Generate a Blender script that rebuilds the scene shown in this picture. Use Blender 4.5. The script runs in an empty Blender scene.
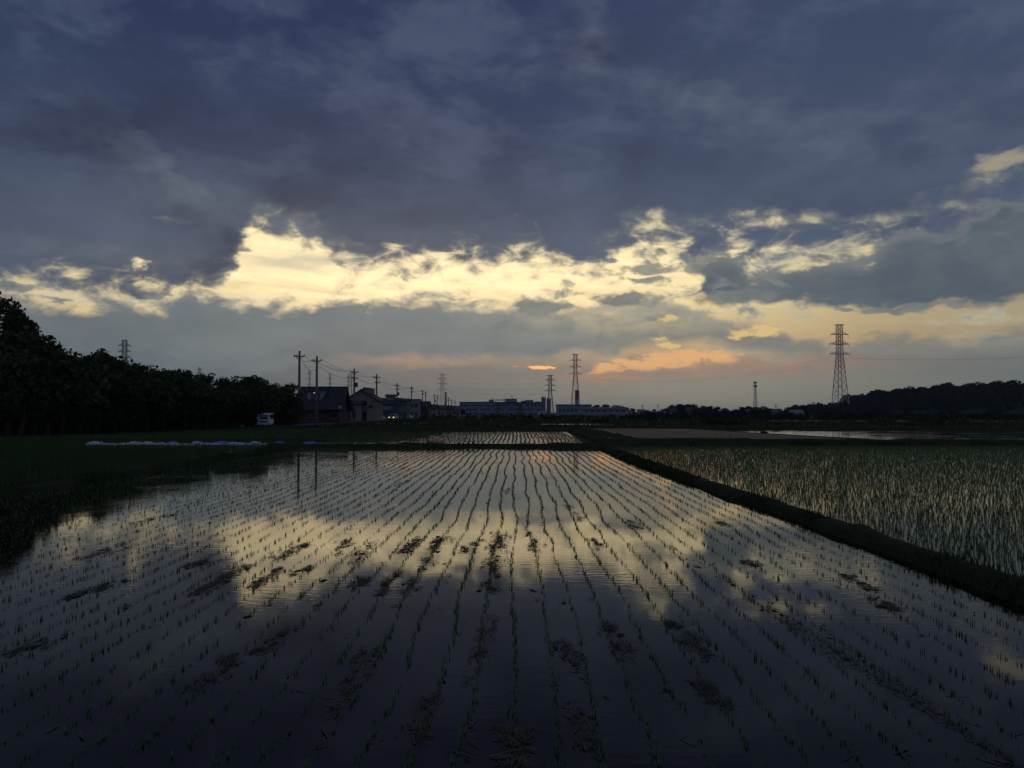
import bpy, bmesh, math, random
import numpy as np
from mathutils import Vector, Matrix

SC = bpy.context.scene
COL = SC.collection
PI = math.pi
R = math.radians

# ------------------------------------------------------------------ camera
F, CX, CY = 800.0, 512.0, 384.0          # focal length of the photograph in pixels
CAM_H = 2.1                              # height of the lens above the paddy water
PITCH = math.atan(28.0 / F)
YAW = math.atan(5.0 / F)                 # turned a touch left of the planting rows

cam_data = bpy.data.cameras.new('camera')
cam = bpy.data.objects.new('camera', cam_data)
COL.objects.link(cam)
cam.location = (0, 0, CAM_H)
cam.rotation_euler = (R(90) + PITCH, 0, YAW)
cam_data.sensor_width = 36.0
cam_data.lens = 36.0 * F / 1024.0
cam_data.clip_start = 0.05
cam_data.clip_end = 30000
SC.camera = cam


def ray(px, py):
    v = Vector(((px - CX) / F, (CY - py) / F, -1.0))
    v = Matrix.Rotation(R(90) + PITCH, 3, 'X') @ v
    return (Matrix.Rotation(YAW, 3, 'Z') @ v).normalized()


def azel(px, py):
    d = ray(px, py)
    return math.atan2(d.x, d.y), math.asin(d.z)


def ground_at(px, py, z=0.0):
    d = ray(px, py)
    t = (z - CAM_H) / d.z
    return Vector((d.x * t, d.y * t, z))


def at(px, Y):
    """x of the pixel column px at the depth Y"""
    d = ray(px, 412)
    return d.x / d.y * Y


def height_at(py, Y, px=517):
    d = ray(px, py)
    return CAM_H + d.z / d.y * Y


# ------------------------------------------------------------------ node sugar
def lin(r, g, b):
    f = lambda c: (c / 255 / 12.92) if c / 255 <= 0.04045 else ((c / 255 + 0.055) / 1.055) ** 2.4
    return (f(r), f(g), f(b))


class NV:
    """a float socket with arithmetic"""
    def __init__(s, t, k): s.t, s.k = t, k
    def _m(s, op, *a, clamp=False):
        n = s.t.nodes.new('ShaderNodeMath'); n.operation = op; n.use_clamp = clamp
        for i, v in enumerate((s,) + a):
            if isinstance(v, NV): s.t.links.new(v.k, n.inputs[i])
            else: n.inputs[i].default_value = v
        return NV(s.t, n.outputs[0])
    def __add__(s, o): return s._m('ADD', o)
    __radd__ = __add__
    def __sub__(s, o): return s._m('SUBTRACT', o)
    def __rsub__(s, o): return (s * -1.0) + o
    def __mul__(s, o): return s._m('MULTIPLY', o)
    __rmul__ = __mul__
    def __truediv__(s, o): return s._m('DIVIDE', o)
    def exp(s): return NV(s.t, s._m('EXPONENT').k)
    def clamp(s): return s._m('ADD', 0.0, clamp=True)
    def maxi(s, o): return s._m('MAXIMUM', o)
    def mini(s, o): return s._m('MINIMUM', o)
    def smooth(s, a, b):
        n = s.t.nodes.new('ShaderNodeMapRange'); n.interpolation_type = 'SMOOTHSTEP'
        n.inputs['From Min'].default_value = a; n.inputs['From Max'].default_value = b
        s.t.links.new(s.k, n.inputs['Value'])
        return NV(s.t, n.outputs[0])


def new_math(t, op, *a):
    n = t.nodes.new('ShaderNodeMath'); n.operation = op
    for i, v in enumerate(a): t.links.new(v.k, n.inputs[i])
    return NV(t, n.outputs[0])


def mixc(t, fac, a, b, blend='MIX'):
    n = t.nodes.new('ShaderNodeMix'); n.data_type = 'RGBA'; n.blend_type = blend
    n.clamp_factor = True
    for name, v in (('Factor', fac), ('A', a), ('B', b)):
        sock = [i for i in n.inputs if i.name == name and i.type == ('VALUE' if name == 'Factor' else 'RGBA')][0]
        if isinstance(v, NV): t.links.new(v.k, sock)
        elif isinstance(v, (tuple, list)): sock.default_value = tuple(v) + ((1,) if len(v) == 3 else ())
        elif isinstance(v, (int, float)): sock.default_value = v
        else: t.links.new(v, sock)
    return [o for o in n.outputs if o.type == 'RGBA'][0]


def ramp(t, val, stops):
    n = t.nodes.new('ShaderNodeValToRGB')
    el = n.color_ramp.elements
    while len(el) < len(stops): el.new(0.5)
    for e, (p, c) in zip(el, stops): e.position = p; e.color = tuple(c) + (1,)
    t.links.new(val.k if isinstance(val, NV) else val, n.inputs[0])
    return n.outputs[0]


def noise(t, vec, scale, detail=6, rough=0.55, dist=0.0, dims='3D'):
    n = t.nodes.new('ShaderNodeTexNoise'); n.noise_dimensions = dims
    n.inputs['Scale'].default_value = scale; n.inputs['Detail'].default_value = detail
    n.inputs['Roughness'].default_value = rough; n.inputs['Distortion'].default_value = dist
    if vec is not None: t.links.new(vec, n.inputs['Vector'])
    return n


# ------------------------------------------------------------------ sky
def build_sky():
    w = bpy.data.worlds.new('World'); SC.world = w; w.use_nodes = True
    t = w.node_tree
    for n in list(t.nodes): t.nodes.remove(n)
    out = t.nodes.new('ShaderNodeOutputWorld')
    bg = t.nodes.new('ShaderNodeBackground'); bg.inputs['Strength'].default_value = 0.1
    t.links.new(bg.outputs[0], out.inputs[0])
    tc = t.nodes.new('ShaderNodeTexCoord')
    direction = tc.outputs['Generated']
    sep = t.nodes.new('ShaderNodeSeparateXYZ'); t.links.new(direction, sep.inputs[0])
    x, y, z = (NV(t, sep.outputs[i]) for i in range(3))
    az0 = new_math(t, 'ARCTAN2', x, y)
    el0 = NV(t, z._m('ABSOLUTE').k)._m('ARCSINE')
    # cloud noise lives on the sphere of directions, flattened towards the horizon
    cmb = t.nodes.new('ShaderNodeCombineXYZ')
    for i, v in enumerate((x, y, z * 2.0)): t.links.new(v.k, cmb.inputs[i])
    P = cmb.outputs[0]
    warp = noise(t, P, 7.5, 5, 0.55)
    sw = t.nodes.new('ShaderNodeSeparateColor'); t.links.new(warp.outputs['Color'], sw.inputs[0])
    wx, wy, wz = (NV(t, sw.outputs[i]) - 0.5 for i in range(3))
    fine = NV(t, noise(t, P, 26, 7, 0.58, 0.4).outputs['Fac']) - 0.5
    mid = NV(t, noise(t, P, 10, 8, 0.56, 0.3).outputs['Fac']) - 0.5
    cm2 = t.nodes.new('ShaderNodeCombineXYZ')
    for i, v in enumerate((x, y, z * 6.0 + x * 0.5)): t.links.new(v.k, cm2.inputs[i])
    streak = NV(t, noise(t, cm2.outputs[0], 9, 6, 0.55, 0.6).outputs['Fac']) - 0.5
    broad = NV(t, noise(t, P, 3.2, 5, 0.5, 0.2).outputs['Fac']) - 0.5
    warp2 = noise(t, P, 24, 5, 0.6)
    sw2 = t.nodes.new('ShaderNodeSeparateColor'); t.links.new(warp2.outputs['Color'], sw2.inputs[0])
    vx, vy = (NV(t, sw2.outputs[i]) - 0.5 for i in range(2))
    az = az0 + wx * 0.02 + vx * 0.045
    el = el0 + wy * 0.010 + vy * 0.026

    A0, A1, E1 = -0.72, 0.72, 0.6
    def curve(points):
        n = t.nodes.new('ShaderNodeFloatCurve')
        t.links.new(((az - A0) / (A1 - A0)).clamp().k, n.inputs['Value'])
        c = n.mapping.curves[0]
        pts = sorted((min(max((azel(px, py)[0] - A0) / (A1 - A0), 0), 1), azel(px, py)[1] / E1) for px, py in points)
        while len(c.points) < len(pts): c.points.new(0.5, 0.5)
        for q, (u, v) in zip(c.points, pts): q.location = (u, v); q.handle_type = 'AUTO_CLAMPED'
        n.mapping.update()
        return NV(t, n.outputs[0]) * E1

    def blob(px, py, rx, ry, tilt=0.0, k=1.0, warped=True):
        """soft ellipse on the sky, radii in photo pixels"""
        a, e = azel(px, py)
        s = math.cos(a)
        du, dv = ((az if warped else az0) - a), ((el if warped else el0) - e)
        c, sn = math.cos(tilt), math.sin(tilt)
        u = (du * c + dv * sn) * (F / rx)
        v = (dv * c - du * sn) * (F / ry)
        return (((u * u + v * v) * -1.0).exp()) * k

    px2el = lambda py: azel(517, py)[1]
    def half_blob(px, py, rx, ry, tilt):
        """the same, cut off softly along its long axis: light catching the far side of a fold"""
        a, e = azel(px, py); c, sn = math.cos(tilt), math.sin(tilt)
        du, dv = az - a, el - e
        u = (du * c + dv * sn) * (F / rx); v = (dv * c - du * sn) * (F / ry)
        return ((u * u + v * v) * -1.0).exp() * (v + fine * 2.2 + mid * 1.6).smooth(0.2, -0.3)

    # --- clear evening sky behind the clouds
    e_r = (el0 / 0.5).clamp()
    pos = lambda py: px2el(py) / 0.5
    clear = ramp(t, e_r, [(0.0, lin(108, 112, 116)), (pos(385), lin(134, 130, 120)), (pos(366), lin(172, 148, 126)),
                          (pos(338), lin(206, 178, 130)), (pos(312), lin(214, 194, 146)),
                          (pos(282), lin(224, 210, 158)), (pos(240), lin(222, 214, 170)), (pos(165), lin(118, 127, 128)), (1.0, lin(90, 100, 124))])
    east = az0.smooth(0.22, 0.52)
    clear = mixc(t, east * 0.62, clear, lin(150, 140, 118))
    glow = (blob(330, 264, 270, 62, warped=False) + blob(590, 268, 190, 40, warped=False, k=0.55) + blob(700, 240, 160, 34, warped=False, k=0.3) + blob(360, 240, 90, 40, warped=False, k=0.2))
    clear = mixc(t, (glow.mini(1.0) * (0.84 + streak * 2.2 + mid * 0.8)).clamp(), clear, (1.34, 1.05, 0.60))
    front = (blob(450, 300, 700, 300, warped=False) * 1.6).mini(1.0)
    clear = mixc(t, front, lin(92, 104, 128), clear)
    # thin high veil streaks across the gap
    veil = (streak * 3.4 + mid * 2.6 + fine * 2.2 + 0.02).smooth(-0.05, 0.95)
    tatter = az0.smooth(-0.12, 0.10) * 0.3
    clear = mixc(t, veil * (0.70 - glow.mini(1.0) * 0.25 + tatter), clear, lin(186, 178, 152))
    scud = (fine * 4.2 + mid * 2.6 - 0.30).smooth(0.0, 0.7)
    clear = mixc(t, scud * (0.35 + tatter * 1.3), clear, lin(142, 144, 136))
    veil2 = (blob(300, 262, 70, 9, 0.05) + blob(795, 256, 60, 10, 0.25) + blob(60, 297, 90, 9) * 0.7 + blob(230, 300, 60, 8) * 0.6)
    clear = mixc(t, veil2 * (0.55 + mid), clear, lin(158, 164, 162))

    # --- horizon band under the low bank
    left = (az0 * -1.0).smooth(-0.05, 0.45)
    band = ramp(t, (el0 / px2el(330)).clamp(), [(0.0, lin(98, 106, 108)), (0.25, lin(101, 107, 111)), (0.5, lin(114, 117, 117)), (0.8, lin(138, 127, 117)), (1.0, lin(146, 134, 121))])
    band = mixc(t, left, band, lin(94, 106, 114))
    rightc = az0.smooth(0.22, 0.5)
    band = mixc(t, rightc * 0.9, band, lin(106, 115, 111))
    band = mixc(t, blob(690, 390, 220, 22, warped=False) * 0.85, band, lin(158, 152, 136))
    sky = mixc(t, (el + fine * 0.006).smooth(px2el(372), px2el(352)) , band, clear)

    # --- low bank C
    topC = curve([(-300, 300), (0, 298), (30, 298), (70, 301), (118, 300), (150, 299), (163, 300), (185, 292), (215, 300), (250, 302),
                  (300, 300), (340, 295), (370, 303), (395, 297), (430, 294), (465, 300), (500, 300), (540, 298), (577, 304), (612, 293),
                  (655, 295), (690, 302), (720, 315), (760, 326), (790, 333), (815, 340), (840, 344), (870, 336), (900, 330), (960, 334), (1024, 326), (1400, 320)])
    botC = curve([(-300, 376), (0, 374), (250, 374), (380, 364), (520, 361), (585, 357), (640, 350), (700, 344), (730, 350), (800, 360), (900, 374), (1024, 380), (1400, 380)])
    dC = ((topC - el) * 42.0 + fine * 2.6 + mid * 0.8).smooth(-0.3, 0.7)
    dCb = ((el - botC) * 60.0 + fine * 0.7).smooth(-0.5, 0.9)
    colC = ramp(t, (el0 / px2el(290)).clamp(), [(0.0, lin(100, 110, 116)), (0.45, lin(102, 115, 121)), (0.75, lin(104, 119, 127)), (1.0, lin(116, 128, 133))])
    colC = mixc(t, left * 0.85, colC, lin(94, 108, 117))
    colC = mixc(t, (mid * 2.6 + fine).smooth(-0.5, 0.8) * 0.7, colC, lin(122, 132, 136))
    colC = mixc(t, az0.smooth(0.1, 0.3) * 0.6, colC, lin(118, 120, 116))
    mottle = blob(650, 312, 120, 26, warped=False)
    colC = mixc(t, mottle * (0.6 + mid * 2.0), colC, lin(146, 145, 134))
    right_fade = az0.smooth(0.24, 0.4)
    sky = mixc(t, dC * dCb * (0.97 - right_fade * 0.22) * (1.0 - mottle * (0.35 + fine * 2.0)), sky, colC)

    # --- streaks of orange light low in the west
    e2 = blob(642, 363, 56, 6, 0.08) + blob(684, 356, 40, 6) + blob(612, 370, 30, 3.5) * 0.8 + blob(728, 362, 50, 5) * 0.35
    sky = mixc(t, (blob(690, 366, 110, 11) * 0.75), sky, lin(168, 142, 122))
    sky = mixc(t, (e2 * (0.85 + fine * 6.0 + streak * 3.0)).smooth(0.1, 0.95), sky, lin(232, 180, 126))
    sky = mixc(t, blob(600, 377, 40, 6) * 0.5 + blob(800, 366, 110, 8) * 0.2 + blob(410, 362, 40, 5) * 0.3, sky, lin(196, 142, 116))
    sky = mixc(t, ((blob(526, 365.0, 8, 1.5) + blob(540, 363.8, 12, 1.2) * 0.9 + blob(536, 365, 22, 3.5) * 0.28) * (1.0 + fine * 9.0)).smooth(0.2, 1.1), sky, (1.35, 0.60, 0.20))
    e3 = blob(664, 338, 13, 4) + blob(668, 345, 10, 3) + blob(748, 336, 26, 3.5) + blob(760, 330, 30, 3) * .8 + blob(664, 318, 16, 3.5) + blob(715, 300, 30, 5) + blob(705, 287, 22, 4)
    sky = mixc(t, (e3 * (1.0 + fine * 4.0)).smooth(0.25, 0.8), sky, lin(222, 192, 134))

    # --- right hand tongue B
    topB = curve([(-300, 330), (560, 330), (630, 312), (672, 292), (700, 268), (724, 248), (742, 262), (756, 274), (792, 263), (832, 255), (862, 254), (882, 242),
                  (912, 222), (962, 206), (1000, 186), (1024, 168), (1400, 150)])
    botB = curve([(-300, 300), (560, 300), (640, 296), (690, 300), (740, 303), (802, 304), (862, 306), (905, 308), (962, 305), (1024, 302), (1400, 306)])
    dB = ((topB - el) * 38.0 + fine * 2.6 + mid * 2.0).smooth(-0.15, 0.5) * ((el - botB) * 60.0 + fine * 1.5).smooth(-0.3, 0.5)
    colB = mixc(t, (mid * 2.0 + fine * 1.2).smooth(-0.5, 0.7), lin(76, 89, 103), lin(96, 108, 115))
    colB = mixc(t, (topB - el).smooth(0.03, -0.004), colB, lin(122, 126, 126))
    sky = mixc(t, dB * 0.97, sky, colB)

    # --- small clouds drifting in the gap
    small = [(236, 236, 22, 6, .1), (238, 250, 16, 5, 0), (262, 226, 8, 6, 0), (128, 284, 9, 8, .8), (150, 296, 15, 3, 0), (22, 288, 34, 6, 0), (60, 283, 22, 4, 0),
             (52, 300, 30, 3.5, 0), (650, 269, 40, 8, 0), (645, 281, 28, 6, 0), (704, 262, 26, 14, .5), (714, 246, 18, 16, .4), (612, 262, 13, 6, 0), (735, 294, 44, 7, 0),
             (616, 300, 50, 8, 0), (700, 285, 30, 6, 0), (545, 308, 44, 8, 0), (692, 232, 20, 8, .2), (850, 310, 15, 3, 0), (905, 308, 50, 5, 0), (660, 252, 9, 8, .8)]
    acc = None
    for px, py, rx, ry, tl in small:
        b = blob(px, py, rx, ry, tl)
        acc = b if acc is None else acc.maxi(b)
    sky = mixc(t, (acc * 1.25 + fine * 2.8 + mid * 1.2).smooth(0.4, 1.0) * 0.85, sky, mixc(t, (fine * 2.0).smooth(-.4, .5), lin(94, 106, 114), lin(134, 138, 132)))

    # --- the dark upper deck A
    botA = curve([(-300, 296), (0, 294), (60, 291), (128, 298), (146, 290), (160, 290), (200, 300), (222, 296), (238, 270), (248, 244), (258, 236), (280, 242), (318, 246),
                  (334, 258), (350, 266), (375, 270), (392, 266), (410, 268), (440, 268), (470, 266), (485, 264), (493, 266), (508, 258), (530, 267),
                  (562, 268), (595, 272), (612, 266), (632, 258), (647, 257), (662, 258), (688, 257), (702, 262), (716, 260), (735, 250), (752, 246),
                  (766, 252), (785, 254), (812, 249), (857, 248), (890, 244), (935, 236), (970, 226), (1000, 216), (1024, 208), (1060, 200), (1400, 190)])
    holes = (blob(1002, 160, 34, 12, 0.2) * 2.4 + blob(176, 220, 30, 6, -.1) * 1.45 + blob(168, 239, 14, 5) * 1.2 + blob(143, 262, 10, 6) * 1.4 + blob(735, 218, 60, 14) * 1.1 + blob(648, 216, 26, 14) * 1.1)
    hA = (el - botA) * 46.0
    dA = (hA * 0.8 + fine * 3.4 + mid * 1.1 - holes).smooth(-0.36, 0.8)
    thick = (hA * 0.5 + mid * 1.8 + fine * 2.4 - holes * 0.6).smooth(-0.3, 0.85)
    deep = ramp(t, e_r, [(0.0, lin(76, 87, 104)), (pos(240), lin(70, 82, 104)), (pos(160), lin(56, 68, 94)), (pos(60), lin(44, 56, 88)), (pos(0), lin(42, 53, 87)), (1.0, lin(46, 57, 89))])
    billow = NV(t, noise(t, P, 5.0, 7, 0.55, 0.35).outputs['Fac']) - 0.5
    light = (broad * 1.6 + mid * 2.4 + billow * 3.0 + fine * 1.2).smooth(-0.3, 0.9)
    deep = mixc(t, light * 0.5, deep, lin(86, 98, 122))
    dark = (broad * -1.4 + wz * 1.6 - billow * 2.2 - mid * 1.6).smooth(0.0, 0.8)
    deep = mixc(t, dark * 0.65, deep, lin(43, 51, 76))
    seam = half_blob(185, 165, 80, 50, -0.55) * 0.42 + half_blob(300, 222, 60, 26, -0.5) * 0.5 + blob(592, 55, 26, 34, 0.3) * 0.4 + blob(720, 110, 70, 22, -0.35) * 0.32 + blob(905, 130, 80, 20) * 0.25 + blob(310, 226, 40, 12, -.5) * 0.5 + blob(70, 250, 120, 9) * .3
    deep = mixc(t, (seam * (0.75 + mid * 4.5 + fine * 2.0)).clamp(), deep, lin(108, 117, 126))
    deep = mixc(t, az0.smooth(-0.15, 0.35) * 0.3, deep, lin(84, 96, 120))
    colA = mixc(t, thick, lin(130, 133, 129), deep)
    sky = mixc(t, dA * 0.985, sky, colA)

    # --- unseen sky behind the camera, brightened as fill light; sky model adds a trace
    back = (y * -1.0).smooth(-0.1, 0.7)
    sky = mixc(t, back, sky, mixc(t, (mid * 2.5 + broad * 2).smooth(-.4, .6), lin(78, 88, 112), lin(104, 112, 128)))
    ns = t.nodes.new('ShaderNodeTexSky'); ns.sky_type = 'NISHITA'; ns.sun_disc = False
    ns.sun_elevation = SUN_EL; ns.sun_rotation = SUN_AZ; ns.altitude = 20; ns.dust_density = 3.0
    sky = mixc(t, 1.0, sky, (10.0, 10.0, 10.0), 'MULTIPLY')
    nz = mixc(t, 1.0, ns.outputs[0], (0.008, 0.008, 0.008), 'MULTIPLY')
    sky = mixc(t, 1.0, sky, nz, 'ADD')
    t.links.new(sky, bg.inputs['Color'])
    w.cycles.sampling_method = 'MANUAL'; w.cycles.sample_map_resolution = 512


SUN_AZ, SUN_EL = azel(395, 338)
build_sky()
# the sun itself is behind the bank of cloud: weak and very soft
sun = bpy.data.lights.new('sun', 'SUN'); sun.energy = 0.012; sun.angle = R(90); sun.color = (1.0, 0.86, 0.66)
so = bpy.data.objects.new('sun', sun); COL.objects.link(so)
so.rotation_euler = (Vector((math.sin(SUN_AZ) * math.cos(SUN_EL), math.cos(SUN_AZ) * math.cos(SUN_EL), math.sin(SUN_EL)))).to_track_quat('Z', 'Y').to_euler()

vs = SC.view_settings
vs.view_transform = 'Standard'; vs.look = 'None'; vs.exposure = 0; vs.gamma = 1; vs.use_curve_mapping = False
SC.render.engine = 'CYCLES'
SC.cycles.max_bounces = 6; SC.cycles.diffuse_bounces = 2; SC.cycles.glossy_bounces = 4; SC.cycles.transparent_max_bounces = 8
SC.cycles.use_denoising = True

# ------------------------------------------------------------------ helpers: materials, meshes, tagging
def material(name, color, rough=0.8, vary=0.25, scale=3.0, color2=None, bump=0.0, metallic=0.0, spec=0.3, coords='Object'):
    """procedural surface: base colour broken up by two scales of noise"""
    m = bpy.data.materials.new(name); m.use_nodes = True
    t = m.node_tree; b = t.nodes['Principled BSDF']
    b.inputs['Roughness'].default_value = rough; b.inputs['Metallic'].default_value = metallic
    b.inputs['Specular IOR Level'].default_value = spec
    tc = t.nodes.new('ShaderNodeTexCoord')
    n1 = noise(t, tc.outputs[coords], scale, 5, 0.6)
    n2 = noise(t, tc.outputs[coords], scale * 7.3, 3, 0.6)
    v = (NV(t, n1.outputs['Fac']) * 0.7 + NV(t, n2.outputs['Fac']) * 0.3).smooth(0.3, 0.7)
    c2 = color2 or tuple(c * (1 - vary) for c in color)
    c1 = color if color2 else tuple(min(1, c * (1 + vary)) for c in color)
    t.links.new(mixc(t, v, c2, c1), b.inputs['Base Color'])
    if bump:
        bp = t.nodes.new('ShaderNodeBump'); bp.inputs['Strength'].default_value = bump
        t.links.new(n2.outputs['Fac'], bp.inputs['Height']); t.links.new(bp.outputs[0], b.inputs['Normal'])
    return m


def banded(name, ca, cb, period, phase=0.0):
    """paint bands up the height of a tower"""
    m = bpy.data.materials.new(name); m.use_nodes = True
    t = m.node_tree; b = t.nodes['Principled BSDF']; b.inputs['Roughness'].default_value = 0.6
    tc = t.nodes.new('ShaderNodeTexCoord'); s = t.nodes.new('ShaderNodeSeparateXYZ')
    t.links.new(tc.outputs['Object'], s.inputs[0])
    z = (NV(t, s.outputs[2]) + phase) / (period * 2)
    f = NV(t, z._m('FRACT').k)._m('GREATER_THAN', 0.5)
    n = NV(t, noise(t, tc.outputs['Object'], 1.2, 4).outputs['Fac']).smooth(0.3, 0.7)
    a = mixc(t, n, tuple(c * 0.75 for c in ca), ca); bb = mixc(t, n, tuple(c * 0.8 for c in cb), cb)
    t.links.new(mixc(t, f, a, bb), b.inputs['Base Color'])
    return m


def glowing(name, color, strength):
    m = bpy.data.materials.new(name); m.use_nodes = True
    b = m.node_tree.nodes['Principled BSDF']
    b.inputs['Base Color'].default_value = tuple(color) + (1,)
    b.inputs['Emission Color'].default_value = tuple(color) + (1,); b.inputs['Emission Strength'].default_value = strength
    return m


class MB:
    """collects boxes, bars, tubes and loose faces, then links them as one mesh object"""
    def __init__(s): s.v, s.f = [], []
    def add(s, vs, fs):
        k = len(s.v); s.v += [tuple(p) for p in vs]; s.f += [tuple(i + k for i in q) for q in fs]; return s
    def box(s, x0, x1, y0, y1, z0, z1):
        return s.add([(x0, y0, z0), (x1, y0, z0), (x1, y1, z0), (x0, y1, z0), (x0, y0, z1), (x1, y0, z1), (x1, y1, z1), (x0, y1, z1)],
                     [(0, 3, 2, 1), (4, 5, 6, 7), (0, 1, 5, 4), (1, 2, 6, 5), (2, 3, 7, 6), (3, 0, 4, 7)])
    def tube(s, pts, rad, n=6, cap=True):
        pts = [Vector(p) for p in pts]
        rad = rad if isinstance(rad, (list, tuple)) else [rad] * len(pts)
        rings = []
        for i, p in enumerate(pts):
            d = (pts[min(i + 1, len(pts) - 1)] - pts[max(i - 1, 0)]).normalized()
            up = Vector((0, 0, 1)) if abs(d.z) < 0.9 else Vector((1, 0, 0))
            a = d.cross(up).normalized(); b = a.cross(d).normalized()
            rings.append([p + (a * math.cos(2 * PI * k / n + PI / n) + b * math.sin(2 * PI * k / n + PI / n)) * rad[i] for k in range(n)])
        k = len(s.v)
        for r in rings: s.v += [tuple(q) for q in r]
        for i in range(len(pts) - 1):
            for j in range(n):
                a, b = k + i * n + j, k + i * n + (j + 1) % n
                s.f.append((a, b, b + n, a + n))
        if cap:
            s.f.append(tuple(k + j for j in reversed(range(n)))); s.f.append(tuple(k + (len(pts) - 1) * n + j for j in range(n)))
        return s
    def bar(s, a, b, w): return s.tube([a, b], w * 0.7071, 4)
    def prism(s, poly, axis, lo, hi):
        """poly of (u, v); axis x: (u,v)=(y,z); axis y: (u,v)=(x,z); axis z: (x,y)"""
        put = {'x': lambda u, v, w: (w, u, v), 'y': lambda u, v, w: (u, w, v), 'z': lambda u, v, w: (u, v, w)}[axis]
        n = len(poly)
        vs = [put(u, v, lo) for u, v in poly] + [put(u, v, hi) for u, v in poly]
        return s.add(vs, [tuple(reversed(range(n))), tuple(range(n, 2 * n))] + [(i, (i + 1) % n, n + (i + 1) % n, n + i) for i in range(n)])
    def build(s, name, mat, parent=None, smooth=False, bevel=0.0, seg=2):
        me = bpy.data.meshes.new(name); me.from_pydata(s.v, [], s.f); me.materials.append(mat)
        if bevel or True:
            bm = bmesh.new(); bm.from_mesh(me)
            bmesh.ops.recalc_face_normals(bm, faces=bm.faces)
            if bevel:
                ed = [e for e in bm.edges if len(e.link_faces) == 2 and e.calc_face_angle(0) > 0.6]
                bmesh.ops.bevel(bm, geom=ed, offset=bevel, segments=seg, profile=0.5, affect='EDGES', clamp_overlap=True)
            bm.to_mesh(me); bm.free()
        if smooth: me.polygons.foreach_set('use_smooth', [True] * len(me.polygons))
        return link(name, me, parent)


def link(name, me, parent=None):
    o = bpy.data.objects.new(name, me); COL.objects.link(o)
    if parent is not None: o.parent = parent
    return o


def raw_mesh(name, verts, faces, mat, parent=None, nv=None):
    """fast mesh from numpy arrays; faces all have the same number of corners"""
    me = bpy.data.meshes.new(name)
    verts = np.asarray(verts, dtype=np.float32).reshape(-1, 3); faces = np.asarray(faces, dtype=np.int32)
    k = faces.shape[1]
    me.vertices.add(len(verts)); me.vertices.foreach_set('co', verts.ravel())
    me.loops.add(faces.size); me.loops.foreach_set('vertex_index', faces.ravel())
    me.polygons.add(len(faces)); me.polygons.foreach_set('loop_start', np.arange(0, faces.size, k, dtype=np.int32))
    try: me.polygons.foreach_set('loop_total', np.full(len(faces), k, dtype=np.int32))
    except Exception: pass
    me.update(calc_edges=True); me.materials.append(mat)
    return link(name, me, parent) if parent is not False else me


def tag(o, label=None, cat=None, group=None, kind=None):
    for k, v in (('label', label), ('category', cat), ('group', group), ('kind', kind)):
        if v: o[k] = v
    return o


def thing(name, label, cat, loc=(0, 0, 0), rz=0.0, group=None):
    o = bpy.data.objects.new(name, None); COL.objects.link(o)
    o.location = loc; o.rotation_euler = (0, 0, rz); o.empty_display_size = 0.5
    return tag(o, label, cat, group)


def copy_tree(o, parent=None):
    c = o.copy(); COL.objects.link(c)
    if parent is not None: c.parent = parent
    for ch in [k for k in CHILDREN(o)]: copy_tree(ch, c)
    return c


def CHILDREN(o): return [k for k in SC.objects if k.parent == o]


def structure(o): return tag(o, kind='structure')


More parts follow.
